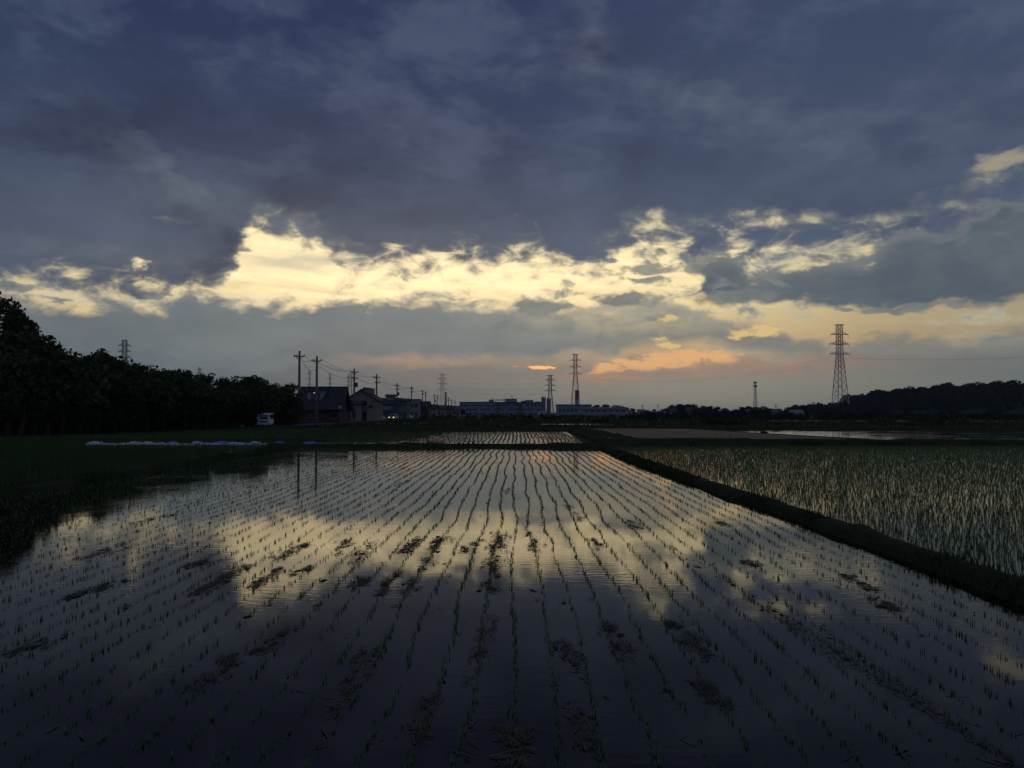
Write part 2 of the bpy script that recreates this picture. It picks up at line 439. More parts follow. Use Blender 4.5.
# palette (real-world base colours)
M = dict(
    soil=material('soil', (0.050, 0.045, 0.032), 0.95, 0.4, 0.6, spec=0.04),
    bank=material('bank_grass', (0.050, 0.066, 0.028), 0.95, 0.4, 2.0, (0.034, 0.034, 0.018), bump=0.4, spec=0.04),
    meadow=material('meadow', (0.050, 0.075, 0.028), 0.95, 0.35, 0.08, (0.040, 0.048, 0.026), spec=0.04),
    green_field=material('green_field', (0.080, 0.125, 0.042), 0.95, 0.3, 0.3, (0.055, 0.085, 0.03), spec=0.04),
    stubble=material('stubble', (0.38, 0.29, 0.155), 0.95, 0.3, 0.25, (0.27, 0.20, 0.11), spec=0.04),
    rice=material('rice_leaf', (0.14, 0.24, 0.07), 0.6, 0.3, 1.5, (0.095, 0.165, 0.05)),
    grass=material('grass_blade', (0.045, 0.070, 0.026), 0.8, 0.4, 2.0, (0.07, 0.065, 0.03), spec=0.04),
    leaf=material('tree_leaf', (0.058, 0.090, 0.036), 0.8, 0.35, 0.8, (0.036, 0.055, 0.022), spec=0.15),
    leaf_olive=material('tree_leaf_olive', (0.070, 0.094, 0.040), 0.8, 0.35, 0.8, (0.042, 0.06, 0.026), spec=0.15),
    leaf_far=material('far_leaf', (0.036, 0.048, 0.030), 0.9, 0.35, 0.1, (0.026, 0.036, 0.022), spec=0.04),
    bark=material('bark', (0.055, 0.042, 0.03), 0.9, 0.4, 4.0, bump=0.5),
    straw=material('wet_straw', (0.14, 0.12, 0.085), 0.8, 0.45, 5.0, (0.035, 0.03, 0.02)),
    mud=material('wet_mud', (0.050, 0.042, 0.032), 0.9, 0.45, 9.0, (0.022, 0.019, 0.015), bump=0.8, spec=0.12),
    asphalt=material('asphalt', (0.075, 0.075, 0.078), 0.9, 0.25, 1.5),
    concrete=material('concrete', (0.30, 0.29, 0.27), 0.85, 0.2, 1.0),
    pole=material('pole_concrete', (0.16, 0.155, 0.15), 0.85, 0.2, 0.8),
    steel=material('galvanised_steel', (0.24, 0.25, 0.26), 0.55, 0.2, 0.8, metallic=0.3),
    dark_steel=material('dark_steel', (0.08, 0.085, 0.09), 0.6, 0.2, 0.8, metallic=0.3),
    cable=material('cable', (0.03, 0.03, 0.032), 0.7, 0.1, 1.0),
    ceramic=material('ceramic', (0.55, 0.53, 0.5), 0.3, 0.1, 4.0),
    white_paint=material('white_paint', (0.78, 0.79, 0.80), 0.35, 0.06, 2.0, spec=0.5), old_paint=material('weathered_paint', (0.42, 0.42, 0.42), 0.7, 0.25, 3.0),
    car_white=material('car_white', (0.88, 0.88, 0.89), 0.25, 0.04, 1.0, spec=0.5),
    car_silver=material('car_silver', (0.45, 0.47, 0.5), 0.3, 0.06, 1.0, metallic=0.4),
    glass=material('dark_glass', (0.02, 0.025, 0.03), 0.08, 0.1, 1.0, spec=0.6),
    rubber=material('rubber', (0.02, 0.02, 0.02), 0.8, 0.2, 4.0),
    chrome=material('chrome', (0.6, 0.6, 0.6), 0.2, 0.05, 2.0, metallic=0.9),
    roof_dark=material('dark_roof_tile', (0.040, 0.042, 0.048), 0.7, 0.3, 1.2, bump=0.3),
    roof_brown=material('brown_roof_tile', (0.085, 0.062, 0.052), 0.75, 0.3, 1.2, bump=0.3),
    roof_grey=material('grey_roof_tile', (0.12, 0.12, 0.125), 0.75, 0.3, 1.2, bump=0.3),
    film=material('greenhouse_film', (0.26, 0.28, 0.31), 0.5, 0.15, 0.6),
    rice_far=material('rice_leaf_distant', (0.085, 0.135, 0.045), 0.8, 0.3, 0.6, (0.06, 0.10, 0.036), spec=0.05),
    wall_cream=material('cream_render', (0.25, 0.22, 0.20), 0.9, 0.12, 0.7),
    wall_white=material('white_render', (0.62, 0.62, 0.62), 0.9, 0.1, 0.7),
    wall_grey=material('grey_siding', (0.22, 0.23, 0.25), 0.85, 0.15, 0.7),
    wall_brown=material('brown_siding', (0.075, 0.058, 0.048), 0.85, 0.2, 0.7),
    wall_blue=material('blue_grey_cladding', (0.20, 0.225, 0.31), 0.6, 0.12, 0.15),
    wall_dark=material('dark_siding', (0.13, 0.135, 0.15), 0.85, 0.2, 0.7),
    wall_pale=material('pale_blue_cladding', (0.24, 0.27, 0.34), 0.6, 0.12, 0.15),
    plastic=material('white_plastic', (0.60, 0.64, 0.70), 0.4, 0.12, 2.0, spec=0.5),
    plastic_blue=material('blue_plastic', (0.16, 0.26, 0.62), 0.45, 0.2, 3.0),
    redwhite=banded('red_white_bands', (0.42, 0.07, 0.04), (0.62, 0.62, 0.60), 7.5),
    lamp=glowing('street_lamp_glow', (1.0, 0.62, 0.34), 1.2),
    headlight=glowing('headlight_glow', (1.0, 0.82, 0.30), 3.5),
)

# ------------------------------------------------------------------ ground, water, banks
rng = np.random.default_rng(7)
random.seed(7)


def sheet(name, pts, z, mat):
    me = bpy.data.meshes.new(name); me.from_pydata([(x, y, z) for x, y in pts], [], [tuple(range(len(pts)))]); me.materials.append(mat)
    return structure(link(name, me))


def water_material(name, mud, ripple, rough):
    m = bpy.data.materials.new(name); m.use_nodes = True
    t = m.node_tree; b = t.nodes['Principled BSDF']
    tc = t.nodes.new('ShaderNodeTexCoord')
    n1 = noise(t, tc.outputs['Object'], 1.1, 4, 0.6)
    t.links.new(mixc(t, NV(t, n1.outputs['Fac']).smooth(0.35, 0.7), mud, tuple(c * 1.6 for c in mud)), b.inputs['Base Color'])
    b.inputs['IOR'].default_value = 1.24
    # thin film and scum: patches that scatter the reflection
    mp = t.nodes.new('ShaderNodeMapping'); mp.inputs['Scale'].default_value = (1.6, 0.55, 1.0); t.links.new(tc.outputs['Object'], mp.inputs[0])
    film = NV(t, noise(t, mp.outputs[0], 0.8, 7, 0.62, 0.4).outputs['Fac']).smooth(0.50, 0.68)
    t.links.new((film * (rough * 0.7 + 0.015) + rough).k, b.inputs['Roughness'])
    m2 = t.nodes.new('ShaderNodeMapping'); m2.inputs['Scale'].default_value = (2.6, 9.0, 1.0); t.links.new(tc.outputs['Object'], m2.inputs[0])
    n2 = noise(t, m2.outputs[0], 1.3, 3, 0.5, 0.3)
    n3 = noise(t, tc.outputs['Object'], 0.28, 3, 0.5)
    h = NV(t, n2.outputs['Fac']) * (NV(t, n3.outputs['Fac']).smooth(0.42, 0.7) * 0.9 + 0.1)
    bp = t.nodes.new('ShaderNodeBump'); bp.inputs['Strength'].default_value = ripple; bp.inputs['Distance'].default_value = 0.01
    t.links.new(h.k, bp.inputs['Height']); t.links.new(bp.outputs[0], b.inputs['Normal'])
    return m


W_MAIN = water_material('paddy_water', (0.004, 0.0035, 0.003), 0.2, 0.03)
W_RIGHT = water_material('rice_water', (0.008, 0.008, 0.006), 0.3, 0.09)

sheet('ground', [(-2600, -60), (2600, -60), (2600, 2600), (-2600, 2600)], -0.10, M['meadow'])
sheet('paddy_water', [(-13.4, 2.9), (6.0, 2.9), (5.6, 46.5), (-13.9, 46.5)], 0.0, W_MAIN)
sheet('paddy_water', [(6.02, 2.9), (80, 2.9), (80, 51), (5.62, 51)], 0.02, W_RIGHT)
sheet('paddy_water', [(-75, 2.9), (-13.42, 2.9), (-13.95, 56), (-75, 56)], 0.02, W_RIGHT)
sheet('paddy_water', [(-16, 52.5), (4.4, 52.5), (5.2, 85), (-16, 85)], 0.03, W_RIGHT)
sheet('paddy_water', [(27.5, 60), (90, 60), (120, 93), (22, 93)], 0.03, W_MAIN)
sheet('paddy_water', [(4, 131), (13, 131), (16, 139), (4, 139)], 0.04, W_RIGHT)
sheet('paddy_water', [(78, 178), (120, 178), (122, 186), (79, 186)], 0.04, W_RIGHT)
sheet('paddy_water', [(60, 186.5), (92, 186.5), (92, 192), (60, 192)], 0.04, W_RIGHT)
sheet('dry_field', [(7, 57), (25.5, 57), (20.5, 99), (8.5, 99)], 0.06, M['stubble'])
sheet('dry_field', [(6, 104), (120, 104), (120, 112), (6, 112)], 0.02, M['stubble'])
sheet('green_field', [(-44, 58), (-17.5, 58), (-17.5, 98), (-34, 98)], 0.06, M['green_field'])
sheet('green_field', [(10, 118), (60, 118), (60, 128), (10, 128)], 0.03, M['green_field'])
sheet('green_field', [(40, 95), (120, 95), (120, 101), (40, 101)], 0.03, M['green_field'])
sheet('road', [(-36.5, 97), (-31.5, 97), (-33, 210), (-36, 500), (-41, 500), (-38, 210)], 0.06, M['asphalt'])
sheet('road', [(-31.4, 128), (-31.7, 140), (-14, 150), (-14, 142)], 0.06, M['asphalt'])


def smooth_noise(ys, seed, wave):
    r = np.random.default_rng(seed); k = np.arange(-2, 400); v = r.normal(size=402)
    q = np.asarray(ys) / wave; i = np.floor(q).astype(int); f = q - i; f = f * f * (3 - 2 * f)
    return v[(i + 2) % 400] * (1 - f) + v[(i + 3) % 400] * f


def ridge(name, path, width, height, mat, step=0.25, seed=1):
    """an earth bank: rounded, lumpy section swept along the path"""
    P = [Vector((x, y, 0)) for x, y in path]; L = [0]
    for a, b in zip(P, P[1:]): L.append(L[-1] + (b - a).length)
    s = np.arange(0, L[-1], step)
    xs = np.interp(s, L, [p.x for p in P]); ys = np.interp(s, L, [p.y for p in P])
    dx, dy = np.gradient(xs), np.gradient(ys); n = np.hypot(dx, dy); nx, ny = dy / n, -dx / n
    prof = [(-1.0, -0.12), (-0.82, 0.30), (-0.6, 0.75), (-0.3, 0.97), (0, 1.0), (0.3, 0.96), (0.6, 0.78), (0.82, 0.32), (1.0, -0.12)]
    verts = []
    K = len(prof); slump = smooth_noise(s, seed * 71, 4.5) + 0.6 * smooth_noise(s, seed * 73, 1.6)
    for j, (u, h) in enumerate(prof):
        wob = smooth_noise(s, seed * 31 + j, 0.5) * 0.10 + smooth_noise(s, seed * 17 + (j // 3), 2.2) * 0.12
        hz = smooth_noise(s, seed * 57 + j, 0.6) * 0.12 + smooth_noise(s, seed, 3.0) * 0.10
        off = (u * (1 + 0.15 * slump) + wob * (0.6 if abs(u) > 0.5 else 0.3)) * width / 2
        verts.append(np.stack([xs + nx * off, ys + ny * off, (h + (hz + 0.10 * slump) * max(h, 0.1)) * height], 1))
    V = np.stack(verts, 1).reshape(-1, 3)
    idx = np.arange(len(s) * K).reshape(len(s), K)
    Fc = np.stack([idx[:-1, :-1].ravel(), idx[:-1, 1:].ravel(), idx[1:, 1:].ravel(), idx[1:, :-1].ravel()], 1)
    o = raw_mesh(name, V, Fc, mat); o.data.polygons.foreach_set('use_smooth', [True] * len(o.data.polygons))
    return structure(o), (xs, ys, nx, ny)


def blades(base, h, lean, width, azim, bend=0.5):
    """numpy grass / rice blades, each a tapering bent strip of two faces (quads, the tip one folded to a point)"""
    n = len(base); ca, sa = np.cos(azim), np.sin(azim)
    side = np.stack([-sa, ca, np.zeros(n)], 1) * (width / 2)[:, None]
    fwd = np.stack([ca, sa, np.zeros(n)], 1)
    mid_ = base + fwd * (lean * 0.35)[:, None] + np.array([0, 0, 1]) * (h * 0.58)[:, None]
    tip = base + fwd * lean[:, None] + np.array([0, 0, 1]) * h[:, None]
    V = np.stack([base - side, base + side, mid_ + side * 0.8, mid_ - side * 0.8, tip], 1).reshape(-1, 3)
    k = np.arange(n) * 5
    T = np.concatenate([np.stack([k, k + 1, k + 2], 1), np.stack([k, k + 2, k + 3], 1), np.stack([k + 3, k + 2, k + 4], 1)])
    return V, T


def grass_on(xs, ys, nx, ny, width, height, density, hmin, hmax, seed, name='grass', ymax=1e9, cover=1.0):
    r = np.random.default_rng(seed); n = int(len(xs) * density)
    i = r.integers(0, len(xs), n); u = r.uniform(-cover, cover, n)
    z = height * np.clip(1 - np.abs(u) ** 2.2, -0.1, 1) * 0.9
    base = np.stack([xs[i] + nx[i] * u * width / 2 + r.normal(0, .06, n), ys[i] + ny[i] * u * width / 2 + r.normal(0, .06, n), z - 0.03], 1)
    clump = np.clip(0.75 + 0.4 * smooth_noise(np.arange(len(xs)) * 0.25, seed * 5, 0.9), 0.25, 1.7)[i]
    h = r.uniform(hmin, hmax, n) * (0.5 + 0.7 * r.random(n)) * clump; az_ = r.uniform(0, 2 * PI, n)
    V, T = blades(base, h, h * r.uniform(0.2, 1.0, n), h * r.uniform(0.07, 0.14, n) + 0.004, az_)
    return tag(raw_mesh(name, V, T, M['grass']), kind='stuff')


_, g = ridge('bank', [(5.75, 2.6), (5.78, 9), (5.72, 13), (5.62, 17), (5.35, 23), (5.1, 32), (4.95, 46)], 0.55, 0.16, M['bank'], seed=1)
grass_on(*g, 0.66, 0.16, 150, 0.04, 0.12, 11)
_, g = ridge('bank', [(-12.9, 2.6), (-12.7, 19), (-13.1, 36), (-13.7, 57)], 0.75, 0.20, M['bank'], seed=2)
grass_on(*g, 0.85, 0.2, 80, 0.06, 0.16, 12)
_, g = ridge('bank', [(-14.6, 47.4), (-8, 47.6), (5.3, 48.2), (80, 51.5)], 1.7, 0.22, M['bank'], seed=3, step=0.3)
sel = (g[0] > -40) & (g[0] < 45)
grass_on(*[a[sel] for a in g], 1.9, 0.22, 70, 0.08, 0.22, 13)
_, g = ridge('bank', [(-75, 57), (-16.2, 57), (-16.2, 86), (6.2, 86.5), (6.3, 57), (5.3, 51)], 1.0, 0.22, M['bank'], seed=4, step=0.4)
grass_on(*[a[g[0] > -50] for a in g], 1.2, 0.22, 26, 0.08, 0.2, 14)
_, g = ridge('bank', [(6.2, 56), (26, 54.5), (120, 58)], 2.4, 0.25, M['bank'], seed=5, step=0.4)
grass_on(*[a[g[0] < 60] for a in g], 2.6, 0.25, 34, 0.08, 0.25, 15)
_, g = ridge('bank', [(-60, 58), (-46, 69), (-38.5, 80), (-34, 95), (-30.6, 97)], 1.6, 0.2, M['bank'], seed=7, step=0.4)
grass_on(*g, 1.8, 0.2, 50, 0.08, 0.2, 16)
_, g = ridge('bank', [(8, 101), (60, 94), (140, 94.5)], 2.0, 0.35, M['bank'], seed=8, step=0.5)
_, g = ridge('bank', [(-20, 102), (8, 100), (8, 57)], 1.2, 0.3, M['bank'], seed=9, step=0.5)
# the roadside bank the photographer stands on
_, g = ridge('bank', [(-80, 0.2), (0, 0.0), (80, 0.2)], 6.2, 0.5, M['bank'], seed=10, step=0.5)

# short turf on the green field (left of the far paddy) and the meadow beyond
n = 26000
base = np.stack([rng.uniform(-42, -17.5, n), rng.uniform(58.5, 98, n), np.full(n, 0.05)], 1)
base = base[base[:, 0] > -44 + (base[:, 1] - 58) * 0.25]
n = len(base); h = rng.uniform(0.06, 0.2, n)
V, T = blades(base, h, h * 0.5, h * 0.25, rng.uniform(0, 6.3, n)); tag(raw_mesh('grass', V, T, M['rice_far']), kind='stuff')
n = 30000
q = rng.random(n) ** 1.0
yy = 100 + q * 160; xx = rng.uniform(-0.5, 0.66, n) * yy
keep = ~((xx > 3) & (xx < 17) & (yy > 128) & (yy < 142)) & ~((xx > 58) & (yy > 172) & (yy < 195)) & (xx > -29)
base = np.stack([xx, yy, np.full(n, -0.1)], 1)[keep]; n = len(base)
h = rng.uniform(0.15, 0.55, n); V, T = blades(base, h, h * 0.6, h * 0.5, rng.uniform(0, 6.3, n)); tag(raw_mesh('grass', V, T, M['grass']), kind='stuff')

# ------------------------------------------------------------------ rice
def tuft_variants(name, count, nb, hmin, hmax, seed, spread=0.02, wid=0.006, lean=0.45):
    out = []
    for k in range(count):
        r = np.random.default_rng(seed + k); n = nb + int(r.integers(-1, 2))
        a = r.uniform(0, 2 * PI, n); base = np.stack([np.cos(a) * r.random(n) * spread, np.sin(a) * r.random(n) * spread, np.full(n, -0.02)], 1)
        h = r.uniform(hmin, hmax, n)
        out.append(blades(base, h + 0.02, h * r.uniform(0.05, lean, n), np.full(n, wid) * r.uniform(0.8, 1.3, n), a + r.normal(0, .6, n)))
    return out


def plant_rows(xs_rows, y0, y1, dy, keep, miss, wob, seed, pass_rows=6, jit=0.018):
    """positions of the tufts: straight mechanical rows with the wander of the planter"""
    r = np.random.default_rng(seed); pos = []
    for i, x in enumerate(xs_rows):
        y = np.arange(y0, y1, dy); p = i // pass_rows
        y = y + r.normal(0, jit, len(y)) + (p * 0.37 % 1) * dy
        xx = x + smooth_noise(y, seed * 7 + p, 3.1) * wob + smooth_noise(y, seed * 13 + i, 1.3) * wob * 0.35 + r.normal(0, jit * 0.7, len(y))
        m = miss(xx, y) < r.random(len(y))
        pos.append(np.stack([xx[m], y[m]], 1))
    P = np.concatenate(pos)
    return P[keep(P[:, 0], P[:, 1])]


def stuff_tufts(name, P, z, variants, mat, seed, smin=0.8, smax=1.25):
    r = np.random.default_rng(seed); which = r.integers(0, len(variants), len(P)); VV, TT, k = [], [], 0
    for w, (V, T) in enumerate(variants):
        q = P[which == w]
        if not len(q): continue
        rz = r.uniform(0, 2 * PI, len(q)); s = r.uniform(smin, smax, len(q))
        c, sn = np.cos(rz), np.sin(rz)
        X = (V[None, :, 0] * c[:, None] - V[None, :, 1] * sn[:, None]) * s[:, None] + q[:, 0:1]
        Y = (V[None, :, 0] * sn[:, None] + V[None, :, 1] * c[:, None]) * s[:, None] + q[:, 1:2]
        Z = np.broadcast_to(V[None, :, 2] * s[:, None], X.shape) + z
        VV.append(np.stack([X, Y, Z], 2).reshape(-1, 3))
        TT.append((T[None] + (np.arange(len(q)) * len(V))[:, None, None]).reshape(-1, 3) + k); k += len(q) * len(V)
    return tag(raw_mesh(name, np.concatenate(VV), np.concatenate(TT), mat), kind='stuff')


def single_tufts(name, P, z, variants, mat, label, cat, group, seed):
    r = random.Random(seed); protos = []
    for i, (x, y) in enumerate(P):
        w = r.randrange(len(variants))
        while len(protos) <= w: protos.append(None)
        if protos[w] is None:
            o = protos[w] = raw_mesh(name, variants[w][0], variants[w][1], mat); tag(o, label, cat, group)
        else:
            o = protos[w].copy(); COL.objects.link(o)
        o.location = (x, y, z); o.rotation_euler = (0, 0, r.uniform(0, 6.28)); s = r.uniform(0.85, 1.25); o.scale = (s, s, s)


def in_frame(P, z, pad=4):
    ym = np.maximum(P[:, 1], 0.1); px = 517 + 800 * P[:, 0] / ym; py = 412 + 800 * (CAM_H - z) / ym
    return (px > pad) & (px < 1024 - pad) & (py < 766)


near_view = lambda x, y: (np.abs(x + 0.006 * y) < 0.655 * y + 2.2)
vnoise = lambda x, y, s, k: smooth_noise(x * 1.7 + y * 0.23 + 40, k, s) + smooth_noise(y + x * 0.31 + 40, k + 5, s * 2.2)
rows_main = np.arange(-12.35, 5.2, 0.30)
miss_main = lambda x, y: np.clip(0.05 + 0.14 * vnoise(x, y, 1.6, 3), 0.01, 0.7)
edge = lambda x, y: x < np.interp(y, [3, 9, 17, 23, 32, 46], [5.25, 5.25, 5.15, 4.9, 4.6, 4.45])
P = plant_rows(rows_main, 4.0, 46.0, 0.095, lambda x, y: near_view(x, y) & edge(x, y), miss_main, 0.045, 3)
seed_var = tuft_variants('rice_seedling', 12, 4, 0.018, 0.055, 100, spread=0.016, wid=0.0075, lean=0.7)
order = np.argsort(P[:, 1] + (~in_frame(P, 0)) * 1e3)
single_tufts('rice_seedling', P[order[:300]], 0.0, seed_var, M['rice'], 'young rice seedling in the near end of the sparsely planted paddy between the banks', 'rice plant',
             'seedlings at the near end of the middle paddy', 5)
stuff_tufts('rice_seedlings', P[order[300:]], 0.0, seed_var, M['rice'], 6, 0.65, 1.4)

rows_r = np.arange(5.5, 52, 0.30)
edge_r = lambda x, y: x > np.interp(y, [3, 9, 17, 23, 32, 46], [6.15, 6.2, 6.05, 5.8, 5.5, 5.35]) + 0.06
P = plant_rows(rows_r, 4.0, 49.5, 0.165, lambda x, y: near_view(x, y) & edge_r(x, y), lambda x, y: np.clip(0.02 + 0.03 * vnoise(x, y, 2.0, 9), 0.0, 0.3), 0.014, 4, pass_rows=8, jit=0.012)
right_var = tuft_variants('rice_plant', 10, 9, 0.055, 0.125, 200, spread=0.04, wid=0.011, lean=0.6)
order = np.argsort(P[:, 1] + (~in_frame(P, 0.02)) * 1e3)
single_tufts('rice_plant', P[order[:300]], 0.02, right_var, M['rice'], 'taller bushy rice plant at the near corner of the dense paddy beyond the grassy bank', 'rice plant',
             'rice plants at the near corner of the dense paddy', 8)
stuff_tufts('rice_rows', P[order[300:]], 0.02, right_var, M['rice'], 9, 0.75, 1.25)

far_var = tuft_variants('rice_plant', 6, 5, 0.14, 0.26, 300, spread=0.05, wid=0.013)
P = plant_rows(np.arange(-45, -13.9, 0.30), 14, 56, 0.24, lambda x, y: near_view(x, y), lambda x, y: 0.04 + 0 * x, 0.03, 14)
stuff_tufts('rice_rows', P, 0.02, far_var, M['rice_far'], 10)
P = plant_rows(np.arange(-15.4, 4.6, 0.32), 53.5, 84.5, 0.17, lambda x, y: y > 0, lambda x, y: 0.05 + 0 * x, 0.06, 15)
thin_var = tuft_variants('rice_plant', 6, 4, 0.07, 0.12, 330, spread=0.02, wid=0.010, lean=0.3)
stuff_tufts('rice_rows', P, 0.03, thin_var, M['rice_far'], 11, 0.9, 1.2)
P = plant_rows(np.arange(-15.4, -6.0, 0.25), 53.5, 84.5, 0.25, lambda x, y: x < -8.0 + 0.04 * (y - 53) + 0.8 * np.sin(y), lambda x, y: 0.1 + 0 * x, 0.06, 17)
stuff_tufts('rice_rows', P, 0.03, far_var, M['rice_far'], 13, 0.6, 0.9)
P = plant_rows(np.arange(24, 75, 0.5), 67, 92, 0.3, lambda x, y: x > 27.5 - (y - 66) * 0.18, lambda x, y: np.clip(0.93 + 0.1 * vnoise(x, y, 6, 5), 0.6, 0.99), 0.05, 16)
stuff_tufts('rice_rows', P, 0.03, thin_var, M['rice_far'], 12)

# ------------------------------------------------------------------ straw and mud clods floating along the rows
patches = [  # pixel box of each patch in the photograph: x0, y0, x1, y1, weight
    (487, 533, 504, 566, 5), (489, 566, 499, 592, 2), (425, 537, 446, 553, 3), (399, 537, 425, 553, 3), (406, 560, 425, 594, 1.6), (379, 572, 398, 594, 1.6),
    (350, 540, 376, 563, 2), (350, 577, 370, 590, 1.6), (463, 540, 478, 553, 1.8), (526, 534, 541, 551, 1.6), (568, 505, 582, 522, 1.2), (589, 539, 605, 551, 1.3),
    (623, 519, 640, 529, 1), (712, 522, 736, 528, 0.8), (745, 560, 763, 567, 1.2), (844, 575, 873, 590, 1.6), (865, 598, 898, 610, 1.3), (195, 566, 246, 594, 4.5),
    (172, 560, 213, 570, 1.6), (273, 545, 308, 560, 2.6), (250, 568, 285, 588, 2.6), (289, 566, 312, 576, 1.2), (58, 580, 129, 600, 2.4), (72, 543, 133, 560, 1.4),
    (129, 514, 172, 525, 1), (330, 540, 352, 556, 1.4), (662, 622, 722, 658, 2.6), (602, 625, 632, 660, 2), (690, 680, 730, 705, 2), (500, 730, 545, 765, 2.2),
    (560, 640, 580, 668, 1.4), (570, 700, 600, 760, 1.6), (330, 650, 372, 712, 2), (250, 628, 300, 652, 1.6), (470, 620, 490, 700, 1.4), (416, 690, 432, 740, 1.5),
    (190, 655, 240, 690, 1.6), (0, 640, 50, 656, 1.2), (47, 488, 156, 518, 1.2), (15, 505, 120, 520, .8), (385, 480, 410, 492, .7), (505, 488, 510, 500, .6)]
FV, FT, fk = [], [], 0
def flake(x, y, size, r, ang):
    """one stalk of straw, or now and then a low clod of mud"""
    global fk
    if r.random() < 0.95:
        L, w = size * r.uniform(1.0, 3.2), size * r.uniform(0.10, 0.28); c, sn = math.cos(ang), math.sin(ang)
        zz = r.uniform(0.004, 0.014); dz = r.uniform(-0.006, 0.012); k = r.uniform(-0.3, 0.3) * L
        ring = [(-w, -L, zz), (w, -L, zz), (w + k * .5, 0, zz + abs(dz)), (w + k, L, zz + dz), (-w + k, L, zz + dz), (-w + k * .5, 0, zz + abs(dz))]
        FV.extend([(x + u * c - v * sn, y + u * sn + v * c, max(z_, 0.003)) for u, v, z_ in ring])
        FT.extend([(fk, fk + 1, fk + 2), (fk, fk + 2, fk + 5), (fk + 5, fk + 2, fk + 3), (fk + 5, fk + 3, fk + 4)]); fk += 6
        return
    mud_clod(x, y, min(size * r.uniform(1.0, 2.6), 0.055), r, ang * 0.4)


MV, MT = [], []
def mud_clod(x, y, size, r, ang):
    """a lump of wet soil half sunk in the water"""
    n = 13; a0 = r.uniform(0, 6.28); k0 = len(MV); ca, sa = math.cos(ang), math.sin(ang); top = size * r.uniform(0.10, 0.24)
    rim = [r.uniform(0.6, 1.3) for _ in range(n)]
    for f, z in ((1.0, -0.004), (0.78, top * 0.35), (0.42, top * 0.85)):
        for k in range(n):
            a = a0 + 2 * PI * k / n; rad = size * (0.3 * rim[(k + 1) % n] + 0.7 * rim[k]) * f
            u, v = math.cos(a) * rad * 0.75, math.sin(a) * rad * 1.7
            MV.append((x + u * ca - v * sa, y + u * sa + v * ca, z + (r.uniform(-.15, .25) * top if f < 1 else 0)))
    MV.append((x, y, top))
    for q in range(2):
        for k in range(n):
            a, b = k0 + q * n + k, k0 + q * n + (k + 1) % n
            MT.append((a, b, b + n)); MT.append((a, b + n, a + n))
    for k in range(n): MT.append((k0 + 2 * n + k, k0 + 2 * n + (k + 1) % n, k0 + 3 * n))
rr = random.Random(21)
def clods(x0, ya, x1, yb, count, sx, smin=0.005, smax=0.024):
    # a patch lies along the planting row: from (x0, ya) to (x1, yb)
    knots = [(rr.random(), rr.gauss(0, sx * 0.8), rr.uniform(0.3, 1.0), rr.uniform(0.02, 0.10)) for _ in range(max(3, count // 22))]
    for _ in range(count):
        kt, kx, kw, ks = rr.choice(knots)
        tt = min(1.05, max(-0.05, kt + rr.gauss(0, ks)))
        x = x0 + (x1 - x0) * tt + kx + rr.gauss(0, sx * 0.45 * kw); y = ya + (yb - ya) * tt + rr.gauss(0, sx * 0.5)
        if 3.6 < y < 46 and -12.5 < x < 5.2: flake(x, y, min(0.036, rr.uniform(smin, smax) * 0.62 * math.exp(rr.gauss(0, 0.45))) * (0.8 + y * 0.03), rr, rr.gauss(0, 0.75))
for x0, y0, x1, y1, w in patches:
    cx = (x0 + x1) / 2
    near = ground_at(x0 if cx < 517 else x1, y1); far = ground_at(x1 if cx < 517 else x0, y0)
    xm = (near.x + far.x) / 2
    clods(near.x * 0.35 + xm * 0.65, near.y, far.x * 0.35 + xm * 0.65, far.y, int(280 * w), 0.045 + 0.012 * abs(far.x - near.x) + 0.003 * near.y)
clods(3.05, 4.3, 2.65, 9.0, 1500, 0.07)
clods(2.7, 9.0, 2.4, 12.5, 300, 0.06)
for k in range(900):                                        # loose scraps everywhere along the rows
    y = 4.2 + rr.random() ** 1.6 * 34; x = rows_main[rr.randrange(len(rows_main))] + rr.gauss(0, 0.05)
    if abs(x) < 0.66 * y + 1: clods(x, y, x + rr.gauss(0, .03), y + rr.uniform(0.05, 0.7), rr.randrange(2, 9), 0.03, 0.008, 0.028)
o = raw_mesh('floating_straw', FV, FT, M['straw']); tag(o, kind='stuff')
o = raw_mesh('mud_clods', MV, MT, M['mud']); o.data.polygons.foreach_set('use_smooth', [True] * len(o.data.polygons)); tag(o, kind='stuff')

# ------------------------------------------------------------------ trees
def leaf_cloud(blobs, n, size, seed, squash=0.6, lump=0.22, shell=(0.35, 0.72)):
    """leaf-sized quads scattered in the shells of overlapping clumps; blobs = (x, y, z, r)"""
    r = np.random.default_rng(seed); B = np.array(blobs, float)
    w = B[:, 3] ** 2; i = r.choice(len(B), n, p=w / w.sum())
    d = r.normal(size=(n, 3)); d /= np.linalg.norm(d, axis=1)[:, None]
    rad = B[i, 3] * (shell[0] + shell[1] * r.random(n) ** 0.45)
    rad *= 1 + lump * np.sin(d[:, 0] * 5 + i) * np.cos(d[:, 2] * 6 + i * 2)
    c = B[i, :3] + d * rad[:, None] * np.array([1, 1, 0.85])
    u = r.normal(size=(n, 3)); u /= np.linalg.norm(u, axis=1)[:, None]
    v = np.cross(u, r.normal(size=(n, 3))); v /= np.linalg.norm(v, axis=1)[:, None]
    s = size * np.exp(r.normal(-0.05, 0.38, n))[:, None]
    V = np.stack([c - u * s, c + v * s * squash, c + u * s, c - v * s * squash], 1).reshape(-1, 3)
    return V, np.arange(n * 4).reshape(n, 4)


